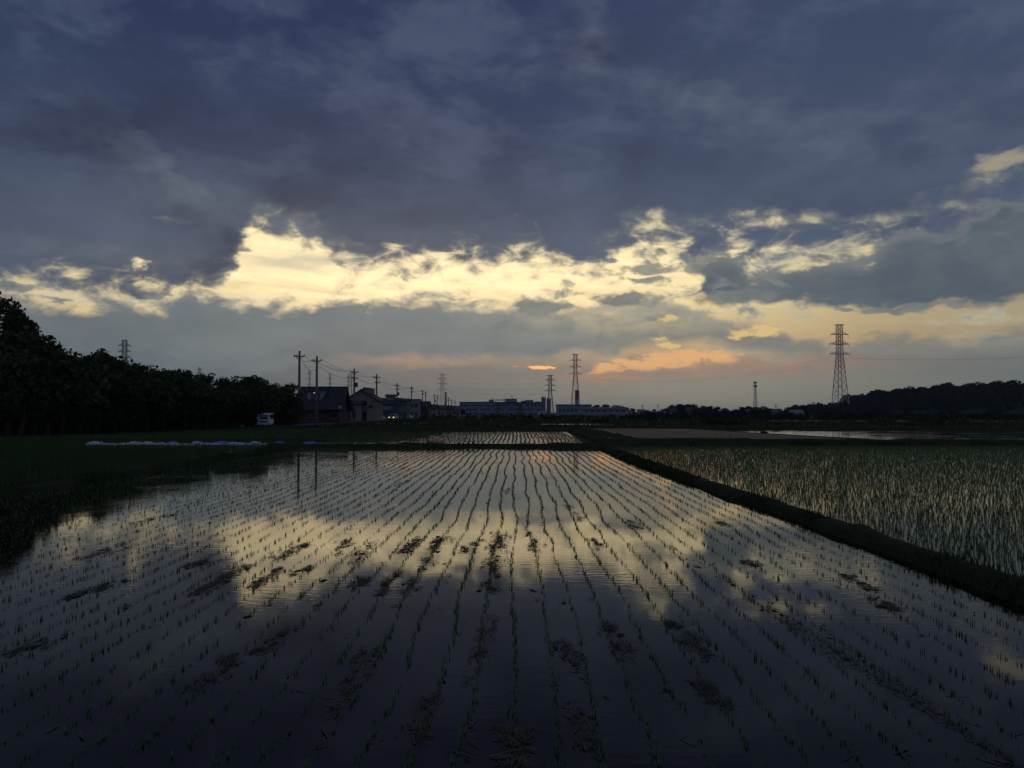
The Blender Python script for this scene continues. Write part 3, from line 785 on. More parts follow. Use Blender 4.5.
def crown_blobs(h, rad, base, r, count, tall=False):
    out = []
    for k in range(count):
        q = r.random(); z = base + (h - base) * (0.15 + 0.72 * q)
        prof = math.sin(PI * min(1, 0.18 + 0.78 * q)) if not tall else (1.05 - 0.8 * q)
        a = r.uniform(0, 2 * PI); d = rad * prof * (0.25 + 0.6 * r.random() ** 0.6)
        out.append((math.cos(a) * d, math.sin(a) * d, z, rad * r.uniform(0.28, 0.46) * (0.65 + 0.5 * prof)))
    out.append((0, 0, base + (h - base) * 0.5, rad * 0.55)); out.append((r.uniform(-.2, .2), 0, h - rad * 0.3, rad * 0.30))
    return out


def make_tree(name, h, rad, base, seed, nleaf, leaf, mat, tall=False, limbs=6, count=14):
    r = random.Random(seed)
    root = thing(name, None, 'tree')
    blobs = crown_blobs(h, rad, base, r, count, tall)
    t = MB()
    trunk_top = base + (h - base) * (0.75 if tall else 0.55)
    k = h * 0.018
    pts = [(0, 0, -0.3), (r.uniform(-.1, .1), r.uniform(-.1, .1), base * 0.5), (r.uniform(-.2, .2), r.uniform(-.2, .2), base), (r.uniform(-.3, .3), r.uniform(-.3, .3), trunk_top)]
    t.tube(pts, [k * 1.6, k * 1.15, k, k * 0.3], 8)
    for bx, by, bz, br in blobs[:limbs]:
        z0 = base * r.uniform(0.8, 1.2); t.tube([(0, 0, z0), (bx * 0.5, by * 0.5, (z0 + bz) / 2 + 0.2), (bx, by, bz)], [k * 0.55, k * 0.35, k * 0.12], 5)
    t.build('trunk', M['bark'], root, smooth=True)
    V, Fq = leaf_cloud(blobs, nleaf, leaf, seed)
    V[:, 2] = np.maximum(V[:, 2], 0.05)
    raw_mesh('crown', V, Fq, mat, root)
    return root


protos = [make_tree('broadleaf_tree', 7.0, 2.6, 1.1, 31 + k, 4300, 0.15, M['leaf'] if k % 2 else M['leaf_olive'], count=15 + k) for k in range(5)]
used = [False] * 5


def place_tree(k, px, Y, top_py, label, group, wide=1.0, z=0.0):
    """one of the five grown trees, scaled to reach the height it has in the photo"""
    o = protos[k] if not used[k] else copy_tree(protos[k])
    used[k] = True
    H = height_at(top_py, Y, px) - z
    s = H / 7.0
    o.location = (at(px, Y), Y, z); o.scale = (s * wide, s * wide, s); o.rotation_euler = (0, 0, random.uniform(0, 6.28))
    tag(o, label, 'tree', group)
    return o


GROUP_ROW = 'trees in the dark row beyond the left field'
row = [(22, 65, 326, 1.0), (34, 67, 334, .9), (47, 67, 334, .95), (62, 68, 346, 1.15), (80, 70, 351, 1.2), (97, 72, 348, 1.2), (113, 74, 354, 1.2), (130, 77, 358, 1.2),
       (146, 80, 361, 1.2), (163, 83, 366, 1.2), (184, 86, 368, 1.3), (205, 91, 371, 1.3), (222, 96, 375, 1.3), (238, 100, 373, 1.3), (253, 103, 373, 1.2), (263, 112, 380, 1.1), (273, 116, 381, 1.2), (290, 118, 381, 1.3)]
where = ['directly beside the big tall tree', 'second after the big tall tree', 'with a peaked top near the big tall tree', 'with a low gap on its left side', 'broad and level topped, left of the small pylon',
         'just left of the pylon that peeps over the row', 'whose top covers the foot of the pylon', 'just right of the pylon over the row', 'fourth right of the pylon over the row, lower crown', 'with a notch to its left in mid row',
         'round topped above the thin white post', 'low and broad right of the thin white post', 'lowest crown left of the white van', 'dense crown left behind the white van', 'highest round crown over the white van',
         'small crown right over the white van', 'low crown right of the white van', 'last before the dark roofed house']
for i, ((px, Y, top, wd), wh) in enumerate(zip(row, where)):
    place_tree(i % 5, px, Y, top + 1, 'dark leafy tree in the row, ' + wh, GROUP_ROW, wd)
# the second line of the same belt, seen only through gaps, makes it opaque
for i, (px, Y, top) in enumerate([(-8, 74, 330), (16, 76, 338), (52, 78, 352), (72, 80, 358), (104, 84, 358), (122, 86, 364), (155, 92, 370), (175, 96, 374), (195, 100, 376), (230, 108, 381), (247, 112, 380), (282, 124, 387)]):
    place_tree((i + 2) % 5, px, Y, top, 'dark tree in the second line of the belt, mostly hidden by the front row', 'trees of the hidden second line', 1.4)
big = make_tree('tall_tree', 13.0, 4.6, 1.5, 77, 11000, 0.17, M['leaf'], count=26)
big.location = (at(-14, 66), 66, 0); big.scale = (0.92, 0.92, height_at(284, 66) / 13.0)
tag(big, 'tallest dark tree, twice as high as the tree row beside it', 'tree')
second = make_tree('tall_tree', 10.5, 2.4, 1.5, 78, 5200, 0.16, M['leaf'], count=16)
second.location = (at(9, 65.5), 65.5, 0); second.scale = (1, 1, height_at(301, 65.5) / 10.3)
tag(second, 'narrow tall dark tree leaning against the tallest tree', 'tree')


# undergrowth beneath the row: two clipped-looking hedges and loose shrubs
def hedge(name, label, pts, h, w, n, seed, leaf=0.13):
    r = random.Random(seed); blobs = []
    for (ax, ay), (bx, by) in zip(pts, pts[1:]):
        L = math.hypot(bx - ax, by - ay)
        for k in range(int(L / 0.8)):
            t = k * 0.8 / L
            blobs.append((ax + (bx - ax) * t + r.gauss(0, .15), ay + (by - ay) * t + r.gauss(0, .15), h * r.uniform(0.4, 0.6), w * r.uniform(0.45, 0.65)))
    V, Fq = leaf_cloud(blobs, n, leaf, seed); V[:, 2] = np.clip(V[:, 2], 0.0, None)
    V[:, 2] *= 1.0
    return tag(raw_mesh(name, V, Fq, M['leaf']), label, 'hedge')


hedge('hedge', 'long dark hedge under the tree row, from the photo edge to the white van', [(-56, 62), (-47.5, 66), (-41, 76), (-37.5, 93), (-37.2, 104)], 1.55, 2.2, 22000, 5)
hedge('hedge', 'tall dark thicket behind the tree trunks, hiding the sky under the crowns', [(-72, 70), (-55, 76), (-46.5, 88), (-43, 104), (-41, 122)], 2.9, 2.6, 22000, 8, 0.17)
hedge('hedge', 'dark shrubby hedge between the white van and the dark roofed house', [(-38, 113), (-36, 122), (-36.5, 134)], 2.2, 2.0, 7000, 6)


def shrub(px, Y, h, w, label, seed):
    r = random.Random(seed); x = at(px, Y)
    root = thing('shrub', label, 'shrub', (x, Y, -0.05), 0, 'shrubs on the far meadow')
    blobs = [(r.gauss(0, w * .35), r.gauss(0, w * .2), h * r.uniform(.35, .65), h * r.uniform(.3, .5)) for _ in range(9)]
    V, Fq = leaf_cloud(blobs, 900, 0.14, seed); V[:, 2] = np.clip(V[:, 2], 0, None)
    raw_mesh('foliage', V, Fq, M['leaf'], root)
    MB().tube([(0, 0, -0.1), (0, 0, h * .5)], [0.05, 0.02], 5).build('stem', M['bark'], root)


for i, (px, Y, h, w, lb) in enumerate([
        (704, 130, 0.9, 2.5, 'low dark shrub on the meadow under the far woods with pale gaps'), (722, 128, 1.3, 4, 'wide dark shrub on the meadow right of the pale stake'),
        (742, 125, 1.1, 3.5, 'dark shrub between the wide meadow shrub and the slender mast'), (764, 76, 0.16, 0.3, 'small dark shrub at the edge of the dry brown field'),
        (918, 165, 1.4, 6, 'dark shrub between the two thin far strips of water'), (944, 128, 1.0, 4, 'dark shrub before the far water strip below the wooded hill'), (600, 150, 0.9, 4, 'dark shrub beyond the bright little pond strip'),
        (526, 150, 0.9, 4, 'dark shrub in front of the long blue grey factory'), (880, 150, 0.9, 5, 'low dark shrub in the meadow right below the tall banded pylon')]):
    shrub(px, Y, h, w, lb, 400 + i)

# far trees: a few grown once and copied
far = [make_tree('distant_tree', 9.0, 4.4, 0.4, 61 + k, 1600, 0.36, M['leaf_far'], count=12) for k in range(4)]
fused = [False] * 4
spots = [(673, 412, 404.5), (680, 408, 404), (688, 415, 404.5), (695, 410, 404), (703, 420, 405.5), (711, 414, 406), (718, 425, 407), (725, 430, 408), (735, 430, 409),
         (741, 430, 407), (749, 425, 406.5), (757, 430, 407), (764, 425, 406), (771, 432, 408.5), (779, 432, 409), (787, 440, 407), (796, 440, 404.5), (803, 440, 405), (811, 445, 408), (820, 445, 408.5), (828, 450, 405.5),
         (598, 720, 405), (606, 720, 404.8), (614, 720, 405.3), (622, 720, 406), (632, 640, 408.5), (654, 520, 409.5), (662, 500, 409), (648, 560, 410), (400, 360, 404), (449, 420, 405.5), (456, 430, 406), (436, 380, 405)]
pos = ['in the far wood left of the slender mast'] * 9 + ['in the far clump at the foot of the slender mast'] * 5 + ['in the mound of trees left of the wooded hill'] * 7 + \
      ['behind the long low white warehouse'] * 4 + ['in the thin gap between the warehouses and the far wood'] * 4 + ['among the far houses along the road'] * 4
for i, ((px, Y, top), ps) in enumerate(zip(spots, pos)):
    k = i % 4; o = far[k] if not fused[k] else copy_tree(far[k]); fused[k] = True
    H = height_at(top - 0.5, Y, px); o.location = (at(px, Y), Y, -0.1); s = H / 9.0
    o.scale = (s * 1.7, s * 1.7, s); o.rotation_euler = (0, 0, random.uniform(0, 6.28))
    tag(o, 'small dark distant tree ' + ps, 'tree', 'distant trees ' + ps)

# ------------------------------------------------------------------ wooded hill on the right
prof_px = [(795, 413), (812, 411), (830, 409), (848, 404), (862, 399.5), (880, 397), (900, 395), (925, 392), (945, 390), (975, 388.5), (1010, 388), (1060, 386), (1150, 384), (1250, 386), (1400, 392)]
Yh = 560.0
hx = np.array([at(px, Yh) for px, _ in prof_px]); hz = np.array([max(0, height_at(py + 7, Yh)) for _, py in prof_px])
nx_, ny_ = 90, 24
gx = np.linspace(hx[0] - 10, hx[-1] + 60, nx_); gy = np.linspace(-60, 260, ny_)
HV = np.zeros((ny_, nx_, 3))
for j, dy in enumerate(gy):
    fall = max(0.0, 1 - (dy / 62.0) ** 2) if dy < 0 else max(0.0, 1 - (dy / 260.0) ** 2)
    HV[j, :, 0] = gx * (1 + dy / Yh * 0.6); HV[j, :, 1] = Yh + dy
    HV[j, :, 2] = np.interp(gx, hx, hz, right=0) * fall - 0.12
idx = np.arange(nx_ * ny_).reshape(ny_, nx_)
o = raw_mesh('hill', HV.reshape(-1, 3), np.stack([idx[:-1, :-1].ravel(), idx[:-1, 1:].ravel(), idx[1:, 1:].ravel(), idx[1:, :-1].ravel()], 1), M['meadow']); structure(o)
r = np.random.default_rng(90)
blobs = []
for k in range(760):
    X = r.uniform(hx[1], at(1190, Yh)); dy = r.uniform(-58, 60)
    fall = max(0.0, 1 - (dy / 62.0) ** 2) if dy < 0 else max(0.0, 1 - (dy / 260.0) ** 2)
    zz = np.interp(X, hx, hz) * fall
    R_ = r.uniform(2.0, 5.6) * (0.75 if zz < 3 else 1)
    blobs.append((X * (1 + dy / Yh * 0.6), Yh + dy, zz + R_ * r.uniform(0.5, 1.15), R_))
V, Fq = leaf_cloud(blobs, 150000, 0.8, 91, lump=0.08, shell=(0.6, 0.42)); V[:, 2] = np.maximum(V[:, 2], -0.1)
tag(raw_mesh('woods', V, Fq, M['leaf_far']), kind='stuff')
# low scrub at the foot of the hill and along the far edge of the fields
blobs = []
for k in range(420):
    Y = r.uniform(200, 330); px = r.uniform(420, 1060)
    blobs.append((at(px, Y), Y, r.uniform(0.1, 0.7), r.uniform(0.5, 1.5) * (1.3 if px > 640 else 0.7)))
V, Fq = leaf_cloud(blobs, 26000, 0.3, 93); V[:, 2] = np.maximum(V[:, 2], -0.1)
tag(raw_mesh('undergrowth', V, Fq, M['leaf_far']), kind='stuff')

# ------------------------------------------------------------------ power line poles along the road
def utility_pole(px, Y, top_py, label, transformer=False, lamp=False, arms=2, turn=0.0, group='utility poles along the road'):
    H = height_at(top_py, Y, px)
    root = thing('utility_pole', label, 'utility pole', (at(px, Y), Y, 0), turn, group)
    MB().tube([(0, 0, -0.2), (0, 0, H * 0.5), (0, 0, H)], [0.26, 0.22, 0.17], 10).build('pole', M['pole'], root, smooth=True)
    for k in range(arms):
        z = H - 0.9 - k * 1.3; w = 0.9 - 0.2 * k
        off = 0.25 if k else 0.0
        a = MB().box(-w + off, w + off, -0.27, -0.15, z - 0.08, z + 0.08)
        a.bar((-0.5 + off, -0.21, z - 0.08), (0, -0.21, z - 0.6), 0.06); a.bar((0.5 + off, -0.21, z - 0.08), (0, -0.21, z - 0.6), 0.06)
        arm = a.build('crossarm', M['dark_steel'], root)
        for x in (-w + 0.1, -w * 0.45, w - 0.1):
            MB().tube([(x + off, -0.21, z + 0.08), (x + off, -0.21, z + 0.2), (x + off, -0.21, z + 0.24), (x + off, -0.21, z + 0.36)], [0.05, 0.09, 0.05, 0.07], 8).build('insulator', M['ceramic'], arm)
    if transformer:
        z = H - 4.2
        tb = MB().tube([(0.5, 0, z), (0.5, 0, z + 0.05), (0.5, 0, z + 0.95), (0.5, 0, z + 1.05)], [0.25, 0.32, 0.32, 0.2], 12).build('transformer', M['dark_steel'], root, smooth=False)
        MB().box(0.15, 0.25, -0.3, 0.3, z + 0.2, z + 0.32).build('bracket', M['dark_steel'], tb)
    if lamp:
        z = 5.3
        la = MB().tube([(0, -0.2, z + 0.1), (-0.1, -0.6, z + 0.35), (-0.15, -1.0, z + 0.3)], 0.035, 6).build('lamp_arm', M['dark_steel'], root)
        MB().box(-0.32, 0.02, -1.3, -0.9, z + 0.2, z + 0.34).build('lamp_housing', M['steel'], la, bevel=0.03)
        MB().box(-0.23, -0.07, -1.2, -1.0, z + 0.1, z + 0.2).build('lamp_diffuser', M['lamp'], la, bevel=0.03)
    return root, H


pole_spots = [(299, 130, 351, 'tall bare utility pole above the last tree of the row', dict(arms=1)), (316.5, 141, 356, 'utility pole with a lit street lamp before the dark roofed house', dict(lamp=True, arms=1)),
              (354, 180, 368.5, 'utility pole with a transformer beside the cream house', dict(transformer=True)), (376.5, 208, 374, 'utility pole at the right wall of the cream house', {}),
              (397, 273, 383, 'utility pole rising behind the dark low house right of the headlights', dict(transformer=True)), (411.5, 305, 386, 'utility pole at the left corner of the pale two storey house', {}),
              (422.5, 377, 389.5, 'first of the two utility poles side by side above the far houses', {}), (425.6, 380, 391, 'second of the two utility poles side by side above the far houses', {}),
              (434.5, 430, 394, 'short looking far utility pole left of the banded pylon', dict(transformer=True)), (437.5, 460, 395, 'far utility pole at the left foot of the banded pylon', {}),
              (448.4, 470, 397, 'far utility pole close right of the banded pylon', {}), (451.6, 520, 399, 'small far utility pole second right of the banded pylon', {}), (455, 540, 400, 'last far utility pole before the factory roof begins', {}),
              (620.5, 620, 404.5, 'tiny utility pole over the roof end of the white warehouse', {}), (642.5, 610, 404.5, 'tiny utility pole beside the pale shed right of the warehouses', {}),
              (658, 640, 404, 'tiny utility pole alone left of the far wood', {}), (693.5, 520, 403, 'tiny utility pole sticking out of the far wood', {}), (776, 560, 404, 'tiny utility pole right of the slender mast', {})]
tops = []
for px, Y, tp, lb, kw in pole_spots:
    o, H = utility_pole(px, Y, tp, lb, **kw); tops.append((o.location.x, Y, H))


def cable(name, pts, sag, rad, label, group=None, n=14):
    m = MB(); path = []
    for a, b in zip(pts, pts[1:]):
        for k in range(n + (b is pts[-1])):
            t = k / n; p = Vector(a).lerp(Vector(b), t); p.z -= sag * 4 * t * (1 - t); path.append(p)
    m.tube(path, rad, 4)
    o = m.build(name, M['cable'], None); tag(o, label, 'cable', group); return o


for k, (dx, dz, wh) in enumerate([(-0.8, -0.55, 'left'), (0.8, -0.55, 'right'), (-0.4, -0.55, 'middle')]):
    cable('power_cable', [(x + dx, Y - 0.21, H + dz) for x, Y, H in tops[:7]], 0.8, 0.022, f'thin overhead wire on the {wh} insulators of the upper pole arms along the road', 'overhead wires along the road')
cable('power_cable', [(x + 0.6, Y - 0.21, H - 1.9) for x, Y, H in tops[:7]], 1.0, 0.03, 'thicker dark wire hung from the lower pole arms along the road', 'overhead wires along the road')


# ------------------------------------------------------------------ lattice pylons
def pylon(px, Y, top_py, arm_py, label, base_w, top_w, mat, group='lattice pylons on the skyline', arm_half=6.0, top_half=3.4, thick=1.0, bend=0.0, turn=0.25, z0=-0.3):
    root = thing('pylon', label, 'pylon', (at(px, Y), Y, 0), turn, group)
    H = height_at(top_py, Y, px); arms = [height_at(p, Y, px) for p in arm_py]
    lo = arms[-1]                                           # below the lowest arm the body splays
    wid = lambda z: top_w + (base_w - top_w) * (max(0.0, (lo - z) / lo) ** (1.0 + bend)) * 0.9 + (base_w - top_w) * 0.1 * (1 - z / H)
    corner = lambda z, i: Vector(((-1, 1, 1, -1)[i] * wid(z) / 2, (-1, -1, 1, 1)[i] * wid(z) / 2, z))
    zs = [z0]
    while zs[-1] < H - 1.2: zs.append(zs[-1] + max(1.9, wid(zs[-1]) * 0.82))
    zs[-1] = H
    for i in range(4):
        m = MB()
        for a, b in zip(zs, zs[1:]): m.bar(corner(a, i), corner(b, i), 0.30 * thick)
        m.build('leg', mat, root)
    m = MB()
    for n_, (a, b) in enumerate(zip(zs, zs[1:])):
        for i in range(4):
            j = (i + 1) % 4
            m.bar(corner(b, i), corner(b, j), 0.14 * thick)
            if b - a > 6 :
                mid_ = (a + b) / 2; mp = (corner(b, i) + corner(b, j)) / 2
                m.bar(corner(a, i), mp, 0.15 * thick); m.bar(corner(a, j), mp, 0.15 * thick)
            else:
                m.bar(corner(a, i), corner(b, j), 0.13 * thick); m.bar(corner(a, j), corner(b, i), 0.13 * thick)
    tag(m.build('bracing', mat, root), kind=None)
    ends = []
    for k, z in enumerate([H - 0.3] + arms):
        half = top_half if k == 0 else arm_half * (1.0, 0.93, 1.0, 1.06)[min(k, 3)]
        rise = 0.9 if k == 0 else 1.8
        m = MB()
        for s in (-1, 1):
            tip = Vector((s * half, 0, z))
            for i in ((1, 2) if s > 0 else (0, 3)):
                lowc, upc = corner(z, i), corner(min(z + rise, H), i)
                m.bar(lowc, tip, 0.20 * thick); m.bar(upc, tip, 0.14 * thick)
                for t in (0.33, 0.66):
                    m.bar(lowc.lerp(tip, t), upc.lerp(tip, t), 0.10 * thick); m.bar(lowc.lerp(tip, t - 0.33), upc.lerp(tip, t), 0.10 * thick)
            m.bar(corner(z, 1 if s > 0 else 0).lerp(tip, 0.5), corner(z, 2 if s > 0 else 3).lerp(tip, 0.5), 0.10 * thick)
        m.bar(corner(z, 0), corner(z, 1), 0.18 * thick); m.bar(corner(z, 3), corner(z, 2), 0.18 * thick)
        arm = m.build('crossarm', mat, root)
        if k:
            for s in (-1, 1):
                q = MB()
                for u in range(5): q.tube([(s * half, 0, z - 0.1 - u * 0.42), (s * half, 0, z - 0.3 - u * 0.42)], [0.16, 0.1], 6)
                q.build('insulator', M['ceramic'], arm)
                ends.append(Vector((s * half, 0, z - 2.3)))
        else:
            ends += [Vector((s * half, 0, z)) for s in (-1, 1)]
    mt = Matrix.Translation(root.location) @ Matrix.Rotation(turn, 4, 'Z')
    return [mt @ e for e in ends]


big_ends = pylon(840.5, 520, 324.5, (334.6, 344.2, 354.2), 'tallest red and white banded pylon standing by the wooded hill', 8.6, 2.9, M['redwhite'], arm_half=6.9, top_half=3.3, turn=0.15)
b_ends = pylon(575.5, 785, 354, (360.4, 367, 374), 'red and white pylon above the gap between factory and white warehouse', 9.4, 2.9, M['redwhite'], arm_half=6.4, top_half=4.2, turn=0.12)
g_ends = pylon(550.2, 820, 375, (380.2, 385.6, 390.8), 'plain grey pylon just left of the banded pylon, behind the factory end', 7.4, 2.6, M['dark_steel'], arm_half=6.0, top_half=4.6, turn=0.1, thick=1.15)
r_ends = pylon(442.2, 903, 374, (378.8, 384, 389.2), 'red and white pylon rising over the far houses left of the factory', 6.8, 3.2, M['redwhite'], arm_half=6.0, top_half=4.2, turn=0.1)
l_ends = pylon(123.5, 478, 340, (346.0, 351.8, 357.6), 'grey pylon whose top peeps over the tree row', 8.0, 2.1, M['dark_steel'], arm_half=4.0, top_half=1.1, turn=0.1, thick=0.75)
f1 = pylon(349.8, 1000, 374, (377.6, 381.5, 385.5), 'faint grey pylon right behind the utility pole of the cream house', 8, 3.6, M['steel'], arm_half=5.6, top_half=4.2, turn=0.1)
f2 = pylon(329.8, 1500, 373.5, (378.5, 383.5, 388), 'very faint thin pylon over the right end of the dark roof', 7, 2.2, M['steel'], arm_half=8.0, top_half=2.0, turn=0.1)
f3 = pylon(309.2, 1500, 370.5, (373.5, 379, 385), 'very faint thin pylon between the two tall utility poles', 7, 2.2, M['steel'], arm_half=8.0, top_half=2.0, turn=0.1)
f4 = pylon(813.5, 1500, 402, (403.6, 405.2, 406.8), 'tiny faint pylon left of the wooded hill', 6, 2.6, M['steel'], arm_half=5, top_half=3, turn=0.1)
f5 = pylon(198.8, 900, 367.5, (370, 372.5, 375), 'tip of a thin pylon just showing over the middle of the tree row', 5, 1.6, M['dark_steel'], arm_half=3.0, top_half=1.0, turn=0.4)

nm = ['left tip of the top arm', 'right tip of the top arm', 'left upper arm', 'right upper arm', 'left middle arm', 'right middle arm', 'left lower arm', 'right lower arm']
for k in (0, 2, 4, 6, 7, 5):
    a, b = big_ends[k], b_ends[k]
    cable('power_cable', [tuple(a), tuple(b)], 10, 0.03 if k in (6, 7) else 0.016, f'wire from the {nm[k]} of the tallest pylon toward the factory', 'wires between the pylons', 40)
for k in (3, 5, 7, 6, 1):
    a = big_ends[k]; b = Vector((at(1180, 470), 470, a.z + 6))
    cable('power_cable', [tuple(a), tuple(b)], 5, 0.045 if k == 7 else 0.02, f'wire from the {nm[k]} of the tallest pylon over the hill', 'wires over the wooded hill', 40)
for k in (2, 4, 6, 3, 5, 7):
    cable('power_cable', [tuple(g_ends[k]), tuple(r_ends[k])], 3.0, 0.035, f'far wire from the {nm[k]} of the grey pylon over the factory', 'wires over the factory roof', 30)
for k in (2, 4):
    b = Vector((at(-60, 420), 420, l_ends[k].z + 3))
    cable('power_cable', [tuple(l_ends[k]), tuple(b)], 5, 0.035, f'thin wire from the {nm[k]} of the pylon behind the trees', 'wires behind the tree row', 24)


# ------------------------------------------------------------------ slender mast and chimneys
def mast():
    Y = 1050.0; H = height_at(381, Y, 755)
    root = thing('radio_mast', 'slender grey lattice radio mast standing behind the far trees', 'mast', (at(755.5, Y), Y, 0), 0.3)
    wid = lambda z: 5.2 * (1 - z / H) + 1.5
    c = lambda z, i: Vector((math.cos(2 * PI * i / 3) * wid(z) / 2, math.sin(2 * PI * i / 3) * wid(z) / 2, z))
    zs = list(np.linspace(0, H - 3, 18))
    for i in range(3):
        m = MB()
        for a, b in zip(zs, zs[1:]): m.bar(c(a, i), c(b, i), 0.34)
        m.build('leg', M['steel'], root)
    m = MB()
    for a, b in zip(zs, zs[1:]):
        for i in range(3): m.bar(c(a, i), c(b, (i + 1) % 3), 0.2); m.bar(c(b, i), c(b, (i + 1) % 3), 0.2)
    m.build('bracing', M['steel'], root)
    for z, r_ in ((height_at(387, Y), 1.9), (H - 3, 1.6)):
        p = MB().tube([(0, 0, z), (0, 0, z + 0.3), (0, 0, z + 1.6)], [r_, r_ * 1.1, r_ * 1.1], 12).build('platform', M['dark_steel'], root)
        for k in range(3):
            a = 2 * PI * k / 3; MB().box(-0.3 + math.cos(a) * r_ * 1.3, 0.3 + math.cos(a) * r_ * 1.3, -0.2 + math.sin(a) * r_ * 1.3, 0.2 + math.sin(a) * r_ * 1.3, z, z + 2.6).build('antenna', M['steel'], p)
    MB().tube([(0, 0, H - 3), (0, 0, H)], [0.4, 0.2], 6).build('spire', M['steel'], root)


mast()


def chimney(px, Y, top_py, r0, mat, label):
    H = height_at(top_py, Y, px)
    root = thing('chimney', label, 'chimney', (at(px, Y), Y, 0))
    MB().tube([(0, 0, -0.2), (0, 0, H * 0.5), (0, 0, H)], [r0 * 1.1, r0, r0 * 0.92], 16).build('stack', mat, root, smooth=True)
    MB().tube([(0, 0, H), (0, 0, H + 0.3)], [r0 * 1.1, r0 * 1.1], 16).build('rim', M['dark_steel'], root)
    q = MB(); 
    for k in range(int(H / 0.9)): q.bar((-0.3, -r0 * 1.12, k * 0.9), (0.3, -r0 * 1.12, k * 0.9), 0.08)
    q.bar((-0.3, -r0 * 1.12, 0), (-0.3, -r0 * 1.12, H), 0.08); q.bar((0.3, -r0 * 1.12, 0), (0.3, -r0 * 1.12, H), 0.08)
    q.build('ladder', M['dark_steel'], root)


chimney(577, 760, 390.5, 1.9, banded('chimney_bands', (0.45, 0.45, 0.46), (0.20, 0.05, 0.045), 14.4, phase=0.4), 'red topped white chimney seen between the legs of the banded pylon')
chimney(445.8, 640, 392.3, 0.75, M['concrete'], 'thin pale grey chimney right of the banded pylon over the houses')


# ------------------------------------------------------------------ houses
def add_window(parent, x0, x1, z0, z1, y, frame=None):
    f = MB(); b = 0.08
    f.box(x0, x1, y - 0.09, y + 0.02, z1 - b, z1); f.box(x0, x1, y - 0.09, y + 0.02, z0, z0 + b)
    f.box(x0, x0 + b, y - 0.085, y + 0.02, z0 + b, z1 - b); f.box(x1 - b, x1, y - 0.085, y + 0.02, z0 + b, z1 - b)
    f.box((x0 + x1) / 2 - 0.03, (x0 + x1) / 2 + 0.03, y - 0.08, y + 0.02, z0 + b, z1 - b)
    w = f.build('window', frame or M['steel'], parent)
    MB().box(x0 + b, x1 - b, y - 0.04, y - 0.01, z0 + b, z1 - b).build('pane', M['glass'], w)
    return w


def house(name, label, px0, px1, Y, eave, ridge_z, wall_m, roof_m, depth=8.0, gable_front=False, floors=2, nwin=3, group='houses along the road', door=True, over=0.6, cat='house'):
    x0, x1 = at(px0, Y), at(px1, Y); cx = (x0 + x1) / 2; w = (x1 - x0) / 2
    root = thing(name, label, cat, (cx, Y, -0.05), 0, group)
    m = MB()
    if gable_front: m.prism([(-w, 0), (w, 0), (w, eave), (0, ridge_z - 0.15), (-w, eave)], 'y', 0, depth)
    else: m.prism([(0, 0), (depth, 0), (depth, eave), (depth / 2, ridge_z - 0.15), (0, eave)], 'x', -w, w)
    m.build('wall', wall_m, root)
    th = 0.22; r_ = MB()
    run = w if gable_front else depth / 2
    dz = (ridge_z - eave) / run
    e = -over
    if gable_front:
        r_.prism([(-w - over, eave - dz * over), (0, ridge_z), (w + over, eave - dz * over), (w + over, eave - dz * over + th), (0, ridge_z + th), (-w - over, eave - dz * over + th)], 'y', -over, depth + over)
    else:
        r_.prism([(-over, eave - dz * over), (depth / 2, ridge_z), (depth + over, eave - dz * over), (depth + over, eave - dz * over + th), (depth / 2, ridge_z + th), (-over, eave - dz * over + th)], 'x', -w - over, w + over)
    roof = r_.build('roof', roof_m, root)
    rr_ = MB()
    if gable_front: rr_.tube([(0, -over, ridge_z + th), (0, depth + over, ridge_z + th)], 0.14, 6)
    else: rr_.tube([(-w - over, depth / 2, ridge_z + th), (w + over, depth / 2, ridge_z + th)], 0.14, 6)
    rr_.build('ridge_cap', roof_m, roof)
    for fl in range(floors):
        zc = 1.0 + fl * 2.7
        if zc + 1.2 > eave: break
        for k in range(nwin):
            xx = -w + (k + 0.5) * 2 * w / nwin
            if fl == 0 and door and k == nwin // 2: continue
            hw = min(0.85, w / nwin * 0.7); add_window(root, xx - hw, xx + hw, zc, zc + 1.15, 0.0)
    if door:
        xx = -w + (nwin // 2 + 0.5) * 2 * w / nwin
        d = MB().box(xx - 0.45, xx + 0.45, -0.07, 0.02, 0.05, 2.05).build('door', M['wall_brown'], root)
        MB().box(xx + 0.3, xx + 0.36, -0.13, -0.06, 0.95, 1.1).build('handle', M['chrome'], d)
    return root, w


# big dark tiled roof with a white dormer
h1, w1 = house('house', 'house with a big dark tiled roof and a white dormer, behind the lamp pole', 300.5, 339, 150, 3.3, 6.7, M['wall_brown'], M['roof_dark'], depth=7, nwin=4, over=0.9)
d = MB()
xa, xb, za, zb, yf = at(305.5, 150) - h1.location.x, at(324, 150) - h1.location.x, 4.55, 6.15, 1.05
d.prism([(xa, za), (xb - 0.55, za), (xb, zb), (xb - 0.25, zb), (xb - 0.25, zb), (xa, zb - 0.25)], 'y', yf, yf + 2.6)
dm = d.build('dormer', M['wall_pale'], h1)
add_window(h1, xa + 0.8, xb - 1.0, za + 0.1, zb - 0.35, yf - 0.01, M['dark_steel']).parent = dm
dr = MB().prism([(xa - 0.2, zb - 0.22), (xb + 0.2, zb + 0.03), (xb + 0.2, zb + 0.17), (xa - 0.2, zb - 0.08)], 'y', yf - 0.25, yf + 3.2).build('dormer_roof', M['roof_dark'], dm)
MB().box(0.9, 4.9, -1.9, 0.0, 2.55, 2.72).build('porch_roof', M['roof_dark'], h1)
for x in (1.0, 4.8): MB().box(x - 0.07, x + 0.07, -1.8, -1.66, 0, 2.55).build('porch_post', M['wall_brown'], h1)
